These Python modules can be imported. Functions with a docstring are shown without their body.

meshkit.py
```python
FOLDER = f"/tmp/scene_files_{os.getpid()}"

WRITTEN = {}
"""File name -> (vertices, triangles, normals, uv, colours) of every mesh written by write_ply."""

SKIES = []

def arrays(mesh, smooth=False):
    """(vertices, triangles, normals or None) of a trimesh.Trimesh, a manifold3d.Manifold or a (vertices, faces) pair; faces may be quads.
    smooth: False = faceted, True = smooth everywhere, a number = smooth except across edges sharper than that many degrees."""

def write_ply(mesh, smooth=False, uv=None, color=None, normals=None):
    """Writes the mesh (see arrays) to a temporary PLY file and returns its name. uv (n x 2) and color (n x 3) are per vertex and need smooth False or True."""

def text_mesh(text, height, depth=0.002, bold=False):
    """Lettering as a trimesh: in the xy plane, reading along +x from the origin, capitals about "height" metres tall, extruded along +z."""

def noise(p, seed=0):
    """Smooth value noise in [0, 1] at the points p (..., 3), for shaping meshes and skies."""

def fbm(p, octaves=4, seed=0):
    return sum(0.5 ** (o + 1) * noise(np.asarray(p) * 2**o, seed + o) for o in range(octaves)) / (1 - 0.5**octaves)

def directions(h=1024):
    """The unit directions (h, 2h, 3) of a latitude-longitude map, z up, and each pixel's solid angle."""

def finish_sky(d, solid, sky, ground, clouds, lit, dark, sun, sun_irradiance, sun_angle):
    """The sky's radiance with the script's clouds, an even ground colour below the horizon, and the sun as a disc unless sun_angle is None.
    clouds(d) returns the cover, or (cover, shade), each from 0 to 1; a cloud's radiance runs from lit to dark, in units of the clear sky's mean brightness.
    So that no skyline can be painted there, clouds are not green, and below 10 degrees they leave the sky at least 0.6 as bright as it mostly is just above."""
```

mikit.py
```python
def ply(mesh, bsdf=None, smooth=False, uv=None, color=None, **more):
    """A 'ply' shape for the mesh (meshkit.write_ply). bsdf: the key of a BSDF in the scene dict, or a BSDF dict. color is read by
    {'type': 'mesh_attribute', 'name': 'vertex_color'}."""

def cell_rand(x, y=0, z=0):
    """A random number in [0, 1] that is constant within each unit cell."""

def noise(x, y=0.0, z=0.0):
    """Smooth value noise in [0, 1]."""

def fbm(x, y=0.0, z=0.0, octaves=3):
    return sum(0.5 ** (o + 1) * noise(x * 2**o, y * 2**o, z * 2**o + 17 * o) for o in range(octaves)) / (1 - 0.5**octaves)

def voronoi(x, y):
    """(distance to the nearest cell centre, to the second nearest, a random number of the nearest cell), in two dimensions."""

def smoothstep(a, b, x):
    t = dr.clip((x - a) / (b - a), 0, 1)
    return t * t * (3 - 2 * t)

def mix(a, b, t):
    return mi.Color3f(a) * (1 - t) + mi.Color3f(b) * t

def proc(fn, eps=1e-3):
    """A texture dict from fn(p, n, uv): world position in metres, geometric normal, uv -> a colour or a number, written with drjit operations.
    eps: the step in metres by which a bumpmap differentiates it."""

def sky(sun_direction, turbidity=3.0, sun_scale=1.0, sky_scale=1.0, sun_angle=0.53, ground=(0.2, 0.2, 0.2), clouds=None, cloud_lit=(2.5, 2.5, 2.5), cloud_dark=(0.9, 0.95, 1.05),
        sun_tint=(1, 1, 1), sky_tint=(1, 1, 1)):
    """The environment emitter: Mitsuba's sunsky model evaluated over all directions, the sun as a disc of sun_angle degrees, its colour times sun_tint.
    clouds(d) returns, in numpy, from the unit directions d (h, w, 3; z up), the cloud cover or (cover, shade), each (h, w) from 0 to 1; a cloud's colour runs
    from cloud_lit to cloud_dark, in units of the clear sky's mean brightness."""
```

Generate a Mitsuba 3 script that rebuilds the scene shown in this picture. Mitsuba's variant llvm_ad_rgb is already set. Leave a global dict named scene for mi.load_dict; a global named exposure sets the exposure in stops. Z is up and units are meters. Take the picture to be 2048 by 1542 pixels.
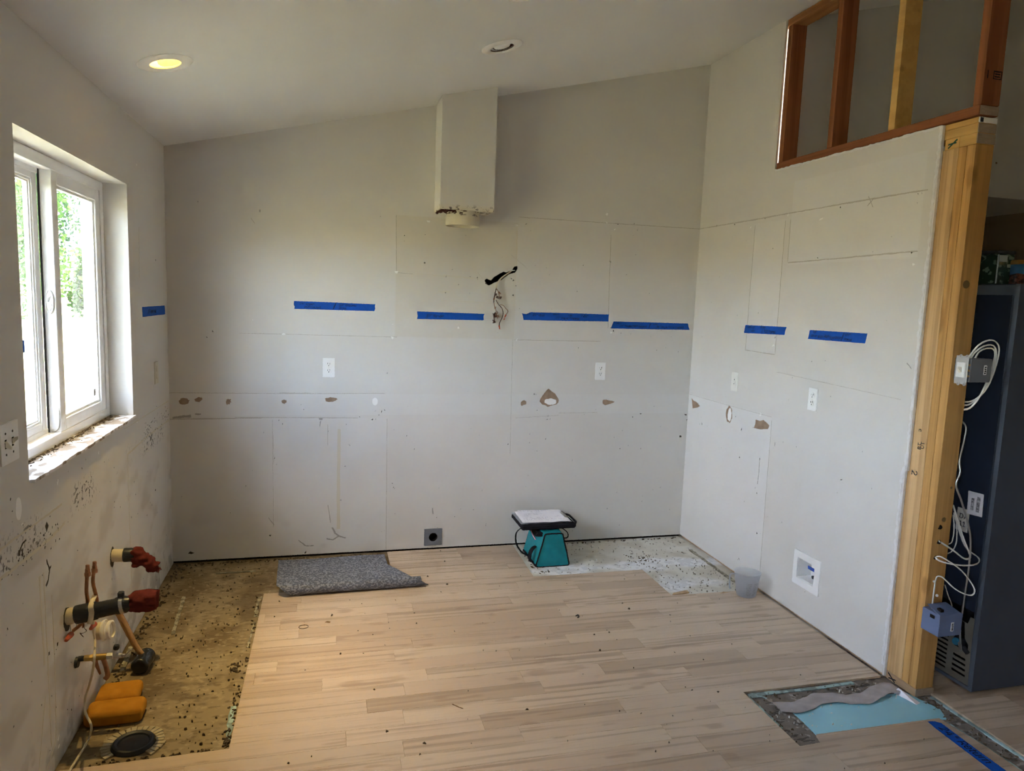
import math, random
import numpy as np, trimesh, drjit as dr, mitsuba as mi, mikit, meshkit
from shapely.geometry import Polygon, box as sbox, LineString, Point, MultiPolygon
from shapely.ops import unary_union
from shapely import affinity

T = mi.ScalarTransform4f
scene, labels = {}, {}
W = 3.29                                                   # x of the right wall's painted face; left wall x = 0, back wall y = 0, slab z = 0
SLOPE, H0 = 0.2425, 2.39                                   # the ceiling rises to the right
ceil_z = lambda x: H0 + SLOPE * x

# ------------------------------------------------------------------ camera, daylight, exposure
CAM = np.array([0.8791, -4.3780, 1.6220])
RIGHT = np.array([0.96779822, -0.2492082, 0.03552293])
DOWN = np.array([0.00404989, -0.12568397, -0.99206206])
FWD = np.array([0.25169466, 0.96025976, -0.12062746])
M = np.eye(4)
M[:3, 0], M[:3, 1], M[:3, 2], M[:3, 3] = -RIGHT, -DOWN, FWD, CAM
scene['camera'] = {'type': 'perspective', 'fov': 2 * math.degrees(math.atan(1024 / 1416.33)), 'fov_axis': 'x', 'near_clip': 0.02, 'far_clip': 500.0,
                   'to_world': T(M.tolist())}


def clouds(d):
    q = d / np.maximum(d[..., 2:3], 0.12)
    n = meshkit.fbm(np.stack([q[..., 0] * 0.8, q[..., 1] * 0.8, q[..., 2] * 0 + 3.0], -1), 4, seed=5)
    return np.clip((n - 0.30) * 3.0, 0, 0.92), np.clip((n - 0.6) * 2, 0, 0.4)


SUN = (0.62, 0.34, 0.70)
scene['sky'] = mikit.sky(SUN, turbidity=3.0, sun_scale=0.24, sky_scale=1.0, ground=(0.30, 0.27, 0.18), clouds=clouds,
                         cloud_lit=(2.55, 2.62, 2.85), cloud_dark=(1.2, 1.32, 1.55))
exposure = 7.25
LAMP_SPOT, LAMP_FACE = (0.120, 0.084, 0.029), (0.085, 0.064, 0.030)
LAMPS = [(0.282, -1.342), (1.662, -0.985), (1.615, -1.640)]

# ------------------------------------------------------------------ helpers
rng = np.random.default_rng(7)


def numbered(name):
    if name not in scene and not any(k.startswith(name + '__') for k in scene):
        return name
    i = 1
    while f'{name}_{i:03d}' in scene or any(k.startswith(f'{name}_{i:03d}__') for k in scene):
        i += 1
    return f'{name}_{i:03d}'


COUNT = {}


def fresh(key):
    n = COUNT.get(key, 0)
    COUNT[key] = n + 1
    return key if n == 0 else f'{key}_{n:03d}'


def tag(key, label=None, category=None, group=None, kind=None):
    d = {}
    for k, v in (('label', label), ('category', category), ('group', group), ('kind', kind)):
        if v:
            d[k] = v
    if d:
        labels[key] = d


def thing(name, label, category, group=None, kind=None):
    key = fresh(name)
    tag(key, label, category, group, kind)
    return key


def put(parent, name, mesh, bsdf, smooth=False, label=None, kind=None, uv=None, **more):
    key = fresh((parent + '__' if parent else '') + name)
    scene[key] = mikit.ply(mesh, bsdf, smooth, uv=uv, **more)
    tag(key, label, None, None, kind)
    return key


def single(name, mesh, bsdf, label, category=None, smooth=False, group=None, kind=None, **more):
    key = fresh(name)
    scene[key] = mikit.ply(mesh, bsdf, smooth, **more)
    tag(key, label, category, group, kind)
    return key


cat = lambda ms: trimesh.util.concatenate([m for m in ms if m is not None and len(m.faces)])


def box(x0, x1, y0, y1, z0, z1, bevel=0.0):
    lo, hi = np.minimum((x0, y0, z0), (x1, y1, z1)), np.maximum((x0, y0, z0), (x1, y1, z1))
    if not bevel:
        m = trimesh.creation.box(hi - lo)
        m.apply_translation((lo + hi) / 2)
        return m
    pts = []
    for k in range(3):
        a, b = lo + bevel, hi - bevel
        a[k], b[k] = lo[k], hi[k]
        pts += [(x, y, z) for x in (a[0], b[0]) for y in (a[1], b[1]) for z in (a[2], b[2])]
    return trimesh.convex.convex_hull(np.array(pts))


def hull(pts):
    return trimesh.convex.convex_hull(np.asarray(pts, float))


def smooth_path(pts, n=8):
    p = np.asarray(pts, float)
    if len(p) < 3:
        return p
    q = np.vstack([2 * p[0] - p[1], p, 2 * p[-1] - p[-2]])
    out = []
    for i in range(1, len(q) - 2):
        a, b, c, d = q[i - 1:i + 3]
        for t in np.linspace(0, 1, n, endpoint=False):
            out.append(0.5 * (2 * b + (c - a) * t + (2 * a - 5 * b + 4 * c - d) * t * t + (3 * b - a - 3 * c + d) * t ** 3))
    out.append(p[-1])
    return np.array(out)


def tube(pts, r, sides=10, smooth=True, n=8, cap=True, flat=None):
    p = smooth_path(pts, n) if smooth else np.asarray(pts, float)
    rr = np.interp(np.linspace(0, 1, len(p)), np.linspace(0, 1, len(np.atleast_1d(r))), np.atleast_1d(r)) if np.ndim(r) else np.full(len(p), r)
    t = np.gradient(p, axis=0)
    t /= np.linalg.norm(t, axis=1, keepdims=True) + 1e-12
    a = np.cross(t[0], [0, 0, 1.0] if abs(t[0][2]) < 0.9 else [1.0, 0, 0])
    a /= np.linalg.norm(a)
    A = []
    for i in range(len(p)):
        a = a - t[i] * (a @ t[i])
        a /= np.linalg.norm(a) + 1e-12
        A.append(a.copy())
    A = np.array(A)
    B = np.cross(t, A)
    ang = np.arange(sides) * 2 * np.pi / sides
    fa, fb = flat or (1, 1)
    v = p[:, None] + rr[:, None, None] * (np.cos(ang)[None, :, None] * A[:, None] * fa + np.sin(ang)[None, :, None] * B[:, None] * fb)
    f = []
    for i in range(len(p) - 1):
        for j in range(sides):
            k = (j + 1) % sides
            f += [[i * sides + j, i * sides + k, (i + 1) * sides + k], [i * sides + j, (i + 1) * sides + k, (i + 1) * sides + j]]
    v = v.reshape(-1, 3)
    if cap:
        v = np.vstack([v, p[0], p[-1]])
        for j in range(sides):
            k = (j + 1) % sides
            f += [[len(v) - 2, k, j], [len(v) - 1, (len(p) - 1) * sides + j, (len(p) - 1) * sides + k]]
    return trimesh.Trimesh(v, f, process=False)


def lathe(profile, origin=(0, 0, 0), axis=(0, 0, 1), n=40):
    """profile: (radius, height along the axis)"""
    pr = np.asarray(profile, float)
    ang = np.arange(n) * 2 * np.pi / n
    v = np.stack([pr[:, None, 0] * np.cos(ang), pr[:, None, 0] * np.sin(ang), np.repeat(pr[:, 1:2], n, 1)], -1).reshape(-1, 3)
    f = []
    for i in range(len(pr) - 1):
        for j in range(n):
            k = (j + 1) % n
            f += [[i * n + j, i * n + k, (i + 1) * n + k], [i * n + j, (i + 1) * n + k, (i + 1) * n + j]]
    m = trimesh.Trimesh(v, f, process=False)
    m.apply_transform(trimesh.geometry.align_vectors([0, 0, 1], np.asarray(axis, float) / np.linalg.norm(axis)))
    m.apply_translation(origin)
    return m


def rod(a, b, r, r2=None, n=20, bevel=0.0):
    a, b = np.asarray(a, float), np.asarray(b, float)
    L = np.linalg.norm(b - a)
    r2 = r if r2 is None else r2
    e = bevel
    prof = [(0, 0), (r - e, 0), (r, e), (r2, L - e), (r2 - e, L), (0, L)] if e else [(0, 0), (r, 0), (r2, L), (0, L)]
    return lathe(prof, a, b - a, n)


def place(m, frame):
    v = np.array(m.vertices)
    u, w, d = v[:, 0], v[:, 1], v[:, 2]
    if frame == 'B':
        q = np.stack([u, -d, w], 1)
    elif frame == 'L':
        q = np.stack([d, u, w], 1)
    elif frame == 'R':
        q = np.stack([W - d, u, w], 1)
    else:
        q = np.stack([u, w, d], 1)
    f = np.array(m.faces)
    if frame == 'R':
        f = f[:, ::-1]
    return trimesh.Trimesh(q, f, process=False)


def plate(poly, frame, d0, d1):
    """a flat outline on a wall (B: x, z; L and R: y, z; F: x, y), d0..d1 proud of it"""
    out = []
    poly = poly if hasattr(poly, 'geom_type') else Polygon(poly)
    for g in getattr(poly, 'geoms', [poly]):
        if g.is_empty or g.area < 1e-9 or g.geom_type != 'Polygon':
            continue
        m = trimesh.creation.extrude_polygon(g, d1 - d0, engine='earcut')
        m.apply_translation((0, 0, d0))
        out.append(place(m, frame))
    return cat(out)


def rrect(u0, u1, v0, v1, r=0.004):
    return sbox(min(u0, u1) + r, min(v0, v1) + r, max(u0, u1) - r, max(v0, v1) - r).buffer(r, quad_segs=4)


def ragged(cx, cy, rx, ry, seed, n=22, rough=0.25, rot=0.0):
    g = np.random.default_rng(seed)
    a = np.arange(n) * 2 * np.pi / n
    r = 1 + rough * (g.random(n) - 0.5) * 2
    r = (r + 0.4 * np.roll(r, 1)) / 1.4
    x, y = rx * r * np.cos(a), ry * r * np.sin(a)
    c, s = math.cos(rot), math.sin(rot)
    return Polygon(np.stack([cx + c * x - s * y, cy + s * x + c * y], 1)).buffer(0)


def ribbon(pts, w, seed=0, jit=0.3, step=0.03):
    """an uneven thin line along pts, as an outline"""
    g = np.random.default_rng(seed)
    p = np.asarray(pts, float)
    seg = np.linalg.norm(np.diff(p, axis=0), axis=1)
    s = np.r_[0, np.cumsum(seg)]
    n = max(2, int(s[-1] / step) + 1)
    t = np.linspace(0, s[-1], n)
    q = np.stack([np.interp(t, s, p[:, k]) for k in (0, 1)], 1)
    d = np.gradient(q, axis=0)
    d /= np.linalg.norm(d, axis=1, keepdims=True) + 1e-12
    nr = np.stack([-d[:, 1], d[:, 0]], 1)
    wl, wr = w / 2 * (1 + jit * (g.random((n, 1)) * 2 - 1)), w / 2 * (1 + jit * (g.random((n, 1)) * 2 - 1))
    return Polygon(np.vstack([q + nr * wl, (q - nr * wr)[::-1]])).buffer(0)


def specks(frame, pts, seed=0, h=0.0008):
    """small many-sided chips; pts: (u, v, radius)"""
    g = np.random.default_rng(seed)
    out = []
    for u, v, r in pts:
        n = 6
        a = np.sort(g.random(n) * 2 * np.pi) if r > 0.004 else np.arange(n) * 2 * np.pi / n + g.random()
        k = (0.6 + 0.7 * g.random(n)) * r
        asp, rot = 0.45 + 0.55 * g.random(), g.random() * 3.14
        x, y = k * np.cos(a), k * np.sin(a) * asp
        x, y = x * math.cos(rot) - y * math.sin(rot), x * math.sin(rot) + y * math.cos(rot)
        base = np.stack([u + x, v + y, np.zeros(n)], 1)
        top = np.stack([u + x * 0.7, v + y * 0.7, np.full(n, h * (0.5 + g.random()))], 1)
        vv = np.vstack([base, top])
        f = [[i, (i + 1) % n, n + (i + 1) % n] for i in range(n)] + [[i, n + (i + 1) % n, n + i] for i in range(n)] + [[n, n + i, n + i + 1] for i in range(1, n - 1)]
        out.append(place(trimesh.Trimesh(vv, f, process=False), frame))
    return cat(out)


def grid(P, thick=0.0):
    """P (m, n, 3) as a surface, or with a thickness along its normals as a closed sheet"""
    m, n = P.shape[:2]
    i, j = np.meshgrid(np.arange(m - 1), np.arange(n - 1), indexing='ij')
    q = np.stack([i * n + j, i * n + j + 1, (i + 1) * n + j + 1, (i + 1) * n + j], -1).reshape(-1, 4)
    f = np.vstack([q[:, [0, 1, 2]], q[:, [0, 2, 3]]])
    v = P.reshape(-1, 3)
    if not thick:
        return trimesh.Trimesh(v, f, process=False)
    du, dv = np.gradient(P, axis=0), np.gradient(P, axis=1)
    nn = np.cross(du, dv)
    nn /= np.linalg.norm(nn, axis=-1, keepdims=True) + 1e-12
    v2 = (P + nn * thick).reshape(-1, 3)
    k = m * n
    edge = [(a, a + 1) for a in range(n - 1)] + [(a * n + n - 1, (a + 1) * n + n - 1) for a in range(m - 1)] + \
           [((m - 1) * n + a + 1, (m - 1) * n + a) for a in range(n - 1)] + [((a + 1) * n, a * n) for a in range(m - 1)]
    side = []
    for a, b in edge:
        side += [[a, b, b + k], [a, b + k, a + k]]
    return trimesh.Trimesh(np.vstack([v, v2]), np.vstack([f[:, ::-1], f + k, side]), process=False)


# ------------------------------------------------------------------ materials
def mat(name, color, rough=0.6, spec=0.4, metal=0.0, bump=None, bump_scale=1.0, eps=1e-3, **more):
    b = {'type': 'principled', 'base_color': color if isinstance(color, dict) else {'type': 'rgb', 'value': list(color)},
         'roughness': rough, 'specular': spec, 'metallic': metal, **more}
    if bump is not None:
        b = {'type': 'bumpmap', 'arbitrary': mikit.proc(bump, eps), 'scale': bump_scale, 'bsdf': b}
    scene[name] = {'type': 'twosided', 'bsdf': b}
    return name


N, FB, SS, MIX = mikit.noise, mikit.fbm, mikit.smoothstep, mikit.mix


def inside(u, v, u0, u1, v0, v1, soft=0.006):
    return SS(u0 - soft, u0 + soft, u) * (1 - SS(u1 - soft, u1 + soft, u)) * SS(v0 - soft, v0 + soft, v) * (1 - SS(v1 - soft, v1 + soft, v))


PAINT, PAINT_PALE, PAINT_CREAM = (0.62, 0.60, 0.56), (0.665, 0.655, 0.63), (0.585, 0.55, 0.475)


def paint_back(p, n, uv):
    x, z = p.x, p.z
    c = MIX(PAINT, PAINT_PALE, 0.35 * FB(x * 1.7, z * 1.7, 2.0))
    hood = inside(x, z, 1.275, 2.03, 1.37, 2.10)                        # where the hood and its cupboard hung
    c = MIX(c, PAINT_CREAM, hood * (0.45 + 0.4 * FB(x * 5, z * 9, 4.0)))
    cup = inside(x, z, 2.03, 2.655, 1.365, 2.11) + inside(x, z, 2.69, 3.25, 1.36, 2.12)
    c = MIX(c, PAINT, cup * 0.7)
    low = inside(x, z, 0.0, 1.235, 0.0, 0.87)                           # behind the base cupboards
    c = MIX(c, PAINT_PALE, low * 0.4)
    splash = inside(x, z, 0.0, 3.3, 0.885, 1.015)
    c = MIX(c, PAINT_PALE, splash * 0.5)
    dirt = SS(0.56, 0.75, FB(x * 7, z * 7, 9.0)) * (1 - SS(0.05, 0.45, z)) * (1 - SS(0.9, 1.5, x))
    return MIX(c, (0.36, 0.33, 0.27), 0.30 * dirt)


def paint_left(p, n, uv):
    y, z = p.y, p.z
    c = MIX(PAINT, PAINT_PALE, 0.35 * FB(y * 1.7, z * 1.7, 5.0))
    band = inside(y, z, -3.0, 0.0, 0.80, 0.90, 0.02)
    mould = SS(0.60, 0.70, FB(y * 95, z * 95, 3.0, 2)) * band * SS(0.35, 0.6, FB(y * 4, z * 4, 1.0))
    c = MIX(c, (0.06, 0.055, 0.045), mould * 0.85)
    clean = inside(y, z, -1.88, -0.90, -0.1, 0.76, 0.02)                  # wall that the sink cupboard covered
    c = MIX(c, PAINT_PALE, 0.75 * clean)
    low_patches = SS(0.5, 0.8, FB(y * 5, z * 9, 7.0)) * (1 - SS(0.75, 0.95, z))  # patchy darker tone over the lower wall
    c = MIX(c, (0.42, 0.38, 0.31), 0.45 * low_patches)
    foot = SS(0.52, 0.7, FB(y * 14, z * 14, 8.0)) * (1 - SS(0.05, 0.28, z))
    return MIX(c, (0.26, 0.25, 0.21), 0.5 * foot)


def paint_right(p, n, uv):
    y, z = p.y, p.z
    c = MIX(PAINT, PAINT_PALE, 0.4 * FB(y * 1.7, z * 1.7, 6.0))
    c = MIX(c, PAINT_PALE, inside(y, z, -1.86, -0.98, 1.86, 2.30) * 0.8)
    c = MIX(c, PAINT_PALE, inside(y, z, -0.93, -0.64, 1.37, 2.11) * 0.55)
    c = MIX(c, PAINT_CREAM, inside(y, z, -1.25, -0.95, 0.0, 0.9, 0.02) * 0.35 * FB(y * 6, z * 4, 2.0))
    c = MIX(c, PAINT_PALE, inside(y, z, -0.95, 0.0, 0.0, 1.02, 0.01) * 0.8)
    return c


def rough_bump(p, n, uv):
    return FB(p.x * 90 + p.y * 70, p.y * 60 + 5, p.z * 90, 2)


mat('m_wall_back', mikit.proc(paint_back), 0.55, 0.35)
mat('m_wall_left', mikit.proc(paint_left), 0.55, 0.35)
mat('m_wall_right', mikit.proc(paint_right), 0.55, 0.35)
mat('m_wall', mikit.proc(lambda p, n, uv: MIX(PAINT, (0.58, 0.56, 0.51), FB(p.x * 1.3, p.y * 1.3, p.z * 1.3))), 0.6, 0.3)
mat('m_ceiling', mikit.proc(lambda p, n, uv: MIX((0.60, 0.595, 0.57), (0.63, 0.625, 0.60), FB(p.x * 0.9, p.y * 0.9, 2.0))), 0.8, 0.2)
mat('m_wall_low_bounce', (0.30, 0.24, 0.17), 0.7, 0.2)  # invented dark finish, chosen so these walls send back less bounce light
mat('m_gypsum', mikit.proc(lambda p, n, uv: MIX((0.78, 0.77, 0.76), (0.60, 0.59, 0.58), FB(p.x * 60, p.y * 60, p.z * 60))), 0.9, 0.1)
mat('m_tear', mikit.proc(lambda p, n, uv: MIX((0.36, 0.26, 0.18), (0.25, 0.17, 0.11), FB(p.x * 50 + p.y * 50, p.z * 50, 1.0))), 0.9, 0.1)
mat('m_dark', (0.012, 0.010, 0.009), 0.9, 0.1)
mat('m_stain', (0.34, 0.27, 0.16), 0.7, 0.2)
mat('m_grime', (0.055, 0.047, 0.035), 0.8, 0.2)
mat('m_pencil', (0.36, 0.34, 0.31), 0.8, 0.2)
mat('m_scuff', (0.46, 0.435, 0.385), 0.7, 0.2)
mat('m_pale', (0.84, 0.83, 0.80), 0.6, 0.3)
mat('m_brush', (0.60, 0.56, 0.46), 0.7, 0.2)


def laminate(p, n, uv):
    k = dr.floor(uv.x / 20.0)
    x, y = uv.x - 20.0 * k, uv.y
    r = mikit.cell_rand(k, 3.0, 1.0)
    r2 = mikit.cell_rand(k, 5.0, 2.0)
    c = MIX((0.545, 0.435, 0.325), (0.43, 0.325, 0.23), SS(0.1, 1.0, r))
    c = MIX(c, (0.50, 0.375, 0.275), 0.5 * r2)
    wob = 0.02 * FB(x * 2.2 + r * 91, y * 6, r2 * 40)
    rings = FB((x + r * 31) * 1.6, (y + wob) * 55 + r2 * 77, r * 9, 3)
    c = MIX(c, (0.26, 0.178, 0.112), 0.52 * SS(0.50, 0.76, rings))
    fine = N(x * 9 + r2 * 50, y * 420, r * 7)
    c = MIX(c, (0.32, 0.235, 0.16), 0.20 * SS(0.6, 0.95, fine))
    knot = SS(0.70, 0.86, FB((x + r2 * 13) * 7, y * 30 + r * 60, 4.0, 2))
    return MIX(c, (0.24, 0.14, 0.075), 0.35 * knot)


mat('m_laminate', mikit.proc(laminate), 0.34, 0.45)
mat('m_hdf', (0.30, 0.20, 0.115), 0.85, 0.1)


def slab(p, n, uv):
    x, y = p.x, p.y
    glue = MIX((0.265, 0.208, 0.130), (0.165, 0.118, 0.066), SS(0.32, 0.68, FB(x * 5 + 0.4 * FB(x * 20, y * 20, 2.0), y * 5, 1.0, 5)))
    glue = MIX(glue, (0.13, 0.09, 0.05), 0.6 * SS(0.55, 0.75, FB(x * 34, y * 75, 6.0, 4)))
    glue = MIX(glue, (0.36, 0.295, 0.20), 0.55 * SS(0.58, 0.78, FB(x * 45, y * 60, 11.0, 4)))
    glue = MIX(glue, (0.10, 0.07, 0.042), 0.55 * SS(0.60, 0.72, FB(x * 6, y * 9, 16.0, 4)))
    grey = MIX((0.60, 0.58, 0.52), (0.50, 0.47, 0.40), SS(0.3, 0.7, FB(x * 9, y * 9, 3.0, 3)))
    white = SS(0.0, 0.08, 0.10 + 0.28 * (FB(x * 4, y * 4, 5.0, 3) - 0.5) - dr.minimum(dr.abs(y + 0.46), dr.abs(dr.minimum(x - 2.82, 0.0)) + dr.abs(y + 0.8) * 0.6))
    grey = MIX(grey, MIX((0.74, 0.74, 0.745), (0.62, 0.62, 0.63), SS(0.45, 0.62, FB(x * 34, y * 34, 2.0, 3))), white)
    grey = MIX(grey, (0.10, 0.095, 0.085), 0.5 * SS(0.78, 0.84, FB(x * 45, y * 45, 8.0, 2)))
    c = MIX(glue, grey, SS(1.5, 1.9, x + 0.2 * FB(x * 5, y * 5, 1.0)))
    board = MIX((0.235, 0.20, 0.165), (0.135, 0.115, 0.10), FB(x * 40, y * 40, 2.0, 4))
    board = MIX(board, (0.06, 0.055, 0.05), 0.75 * SS(0.60, 0.68, FB(x * 24 + y * 30, y * 80 - x * 12, 4.0, 3)))
    board = MIX(board, (0.45, 0.42, 0.40), 0.5 * SS(0.66, 0.76, FB(x * 55, y * 55, 5.0, 2)))
    return MIX(c, board, SS(-1.5, -1.55, y) * SS(2.0, 2.2, x))


mat('m_slab', mikit.proc(slab), 0.92, 0.15, bump=lambda p, n, uv: FB(p.x * 45, p.y * 45, 1.0, 3), bump_scale=0.003)


def wood_fn(light, dark, late, axis, seed, freq=38.0):
    def fn(p, n, uv):
        q = [p.x, p.y, p.z]
        a = q.pop({'x': 0, 'y': 1, 'z': 2}[axis])
        u, v = q
        w = 0.035 * FB(a * 1.3 + seed, u * 5, v * 5)
        g = FB(a * 0.9 + seed * 3, (u + w) * freq, (v + w) * freq, 3)
        c = MIX(light, dark, SS(0.35, 0.65, g))
        f = N(a * 7, u * 300 + seed, v * 300)
        c = MIX(c, late, 0.25 * SS(0.6, 0.95, f))
        return MIX(c, late, 0.6 * SS(0.72, 0.86, FB(a * 6 + seed * 7, u * 16, v * 16, 2)))
    return mikit.proc(fn)


mat('m_stud_new', wood_fn((0.56, 0.315, 0.105), (0.44, 0.225, 0.068), (0.28, 0.125, 0.035), 'z', 2.0), 0.7, 0.25)
mat('m_stud_pale', wood_fn((0.62, 0.41, 0.20), (0.50, 0.30, 0.13), (0.34, 0.19, 0.08), 'z', 5.0, 60), 0.7, 0.25)
mat('m_stud_gold', wood_fn((0.62, 0.385, 0.13), (0.57, 0.33, 0.10), (0.40, 0.20, 0.055), 'y', 3.0, 26), 0.7, 0.25)
mat('m_stud_red', wood_fn((0.30, 0.118, 0.050), (0.22, 0.078, 0.032), (0.10, 0.035, 0.016), 'z', 9.0), 0.75, 0.2)
mat('m_plate_red', wood_fn((0.26, 0.098, 0.045), (0.20, 0.070, 0.033), (0.10, 0.035, 0.018), 'y', 4.0), 0.75, 0.2)
mat('m_plate_top', wood_fn((0.36, 0.175, 0.07), (0.28, 0.12, 0.05), (0.15, 0.06, 0.025), 'y', 6.0), 0.75, 0.2)
mat('m_endgrain', mikit.proc(lambda p, n, uv: MIX((0.40, 0.31, 0.23), (0.29, 0.21, 0.15), FB(p.x * 60, p.y * 30, p.z * 160, 3))), 0.9, 0.1)
mat('m_sole', wood_fn((0.47, 0.33, 0.20), (0.38, 0.25, 0.145), (0.22, 0.13, 0.07), 'y', 8.0), 0.85, 0.15)
mat('m_ink', (0.012, 0.013, 0.02), 0.6, 0.3)
mat('m_ink_green', (0.015, 0.06, 0.045), 0.6, 0.3)
mat('m_vinyl', (0.86, 0.87, 0.875), 0.35, 0.45)
mat('m_plastic_white', (0.80, 0.80, 0.785), 0.35, 0.45)
mat('m_plastic_ivory', (0.74, 0.72, 0.66), 0.4, 0.45)
mat('m_plastic_grey', (0.155, 0.165, 0.185), 0.45, 0.4)
mat('m_plastic_blue', (0.115, 0.155, 0.27), 0.4, 0.45)
mat('m_rubber', (0.010, 0.011, 0.014), 0.35, 0.5)
mat('m_rubber_grey', (0.022, 0.024, 0.028), 0.5, 0.4)
mat('m_steel', (0.55, 0.55, 0.54), 0.3, 0.5, 1.0)
mat('m_galv', mikit.proc(lambda p, n, uv: MIX((0.40, 0.37, 0.31), (0.30, 0.28, 0.23), FB(p.x * 20, p.y * 20, p.z * 20))), 0.5, 0.5, 0.6)
mat('m_brass', (0.50, 0.34, 0.13), 0.4, 0.5, 1.0)
mat('m_copper', mikit.proc(lambda p, n, uv: MIX((0.42, 0.20, 0.10), (0.22, 0.10, 0.05), FB(p.x * 60, p.y * 60, p.z * 60))), 0.42, 0.5, 0.8)
mat('m_rag', mikit.proc(lambda p, n, uv: MIX((0.135, 0.028, 0.024), (0.070, 0.014, 0.012), FB(p.x * 80, p.y * 80, p.z * 80))), 0.95, 0.05)
mat('m_cable', (0.66, 0.64, 0.60), 0.5, 0.4)
mat('m_cable_old', (0.56, 0.49, 0.36), 0.6, 0.3)
mat('m_copper_wire', (0.25, 0.12, 0.06), 0.6, 0.3)
mat('m_nut_red', (0.42, 0.075, 0.035), 0.45, 0.4)
mat('m_tape', mikit.proc(lambda p, n, uv: MIX((0.008, 0.078, 0.42), (0.006, 0.060, 0.34), FB(p.x * 240 + p.y * 200, p.z * 240, 1.0))), 0.7, 0.25)
mat('m_sponge', mikit.proc(lambda p, n, uv: MIX((0.48, 0.215, 0.028), (0.37, 0.145, 0.016), FB(p.x * 35, p.y * 35, p.z * 35, 4))), 0.95, 0.05,
    bump=lambda p, n, uv: FB(p.x * 400, p.y * 400, p.z * 400, 2), bump_scale=0.0012, eps=5e-4)
mat('m_handle', wood_fn((0.42, 0.24, 0.095), (0.34, 0.17, 0.06), (0.18, 0.08, 0.03), 'z', 1.0), 0.4, 0.4)
mat('m_teal', mikit.proc(lambda p, n, uv: MIX((0.010, 0.245, 0.285), (0.007, 0.185, 0.225), FB(p.x * 30, p.y * 30, p.z * 30))), 0.55, 0.35, sheen=0.3)
mat('m_black_cloth', (0.009, 0.009, 0.012), 0.8, 0.2)
mat('m_paper', (0.80, 0.79, 0.83), 0.8, 0.2)
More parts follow.
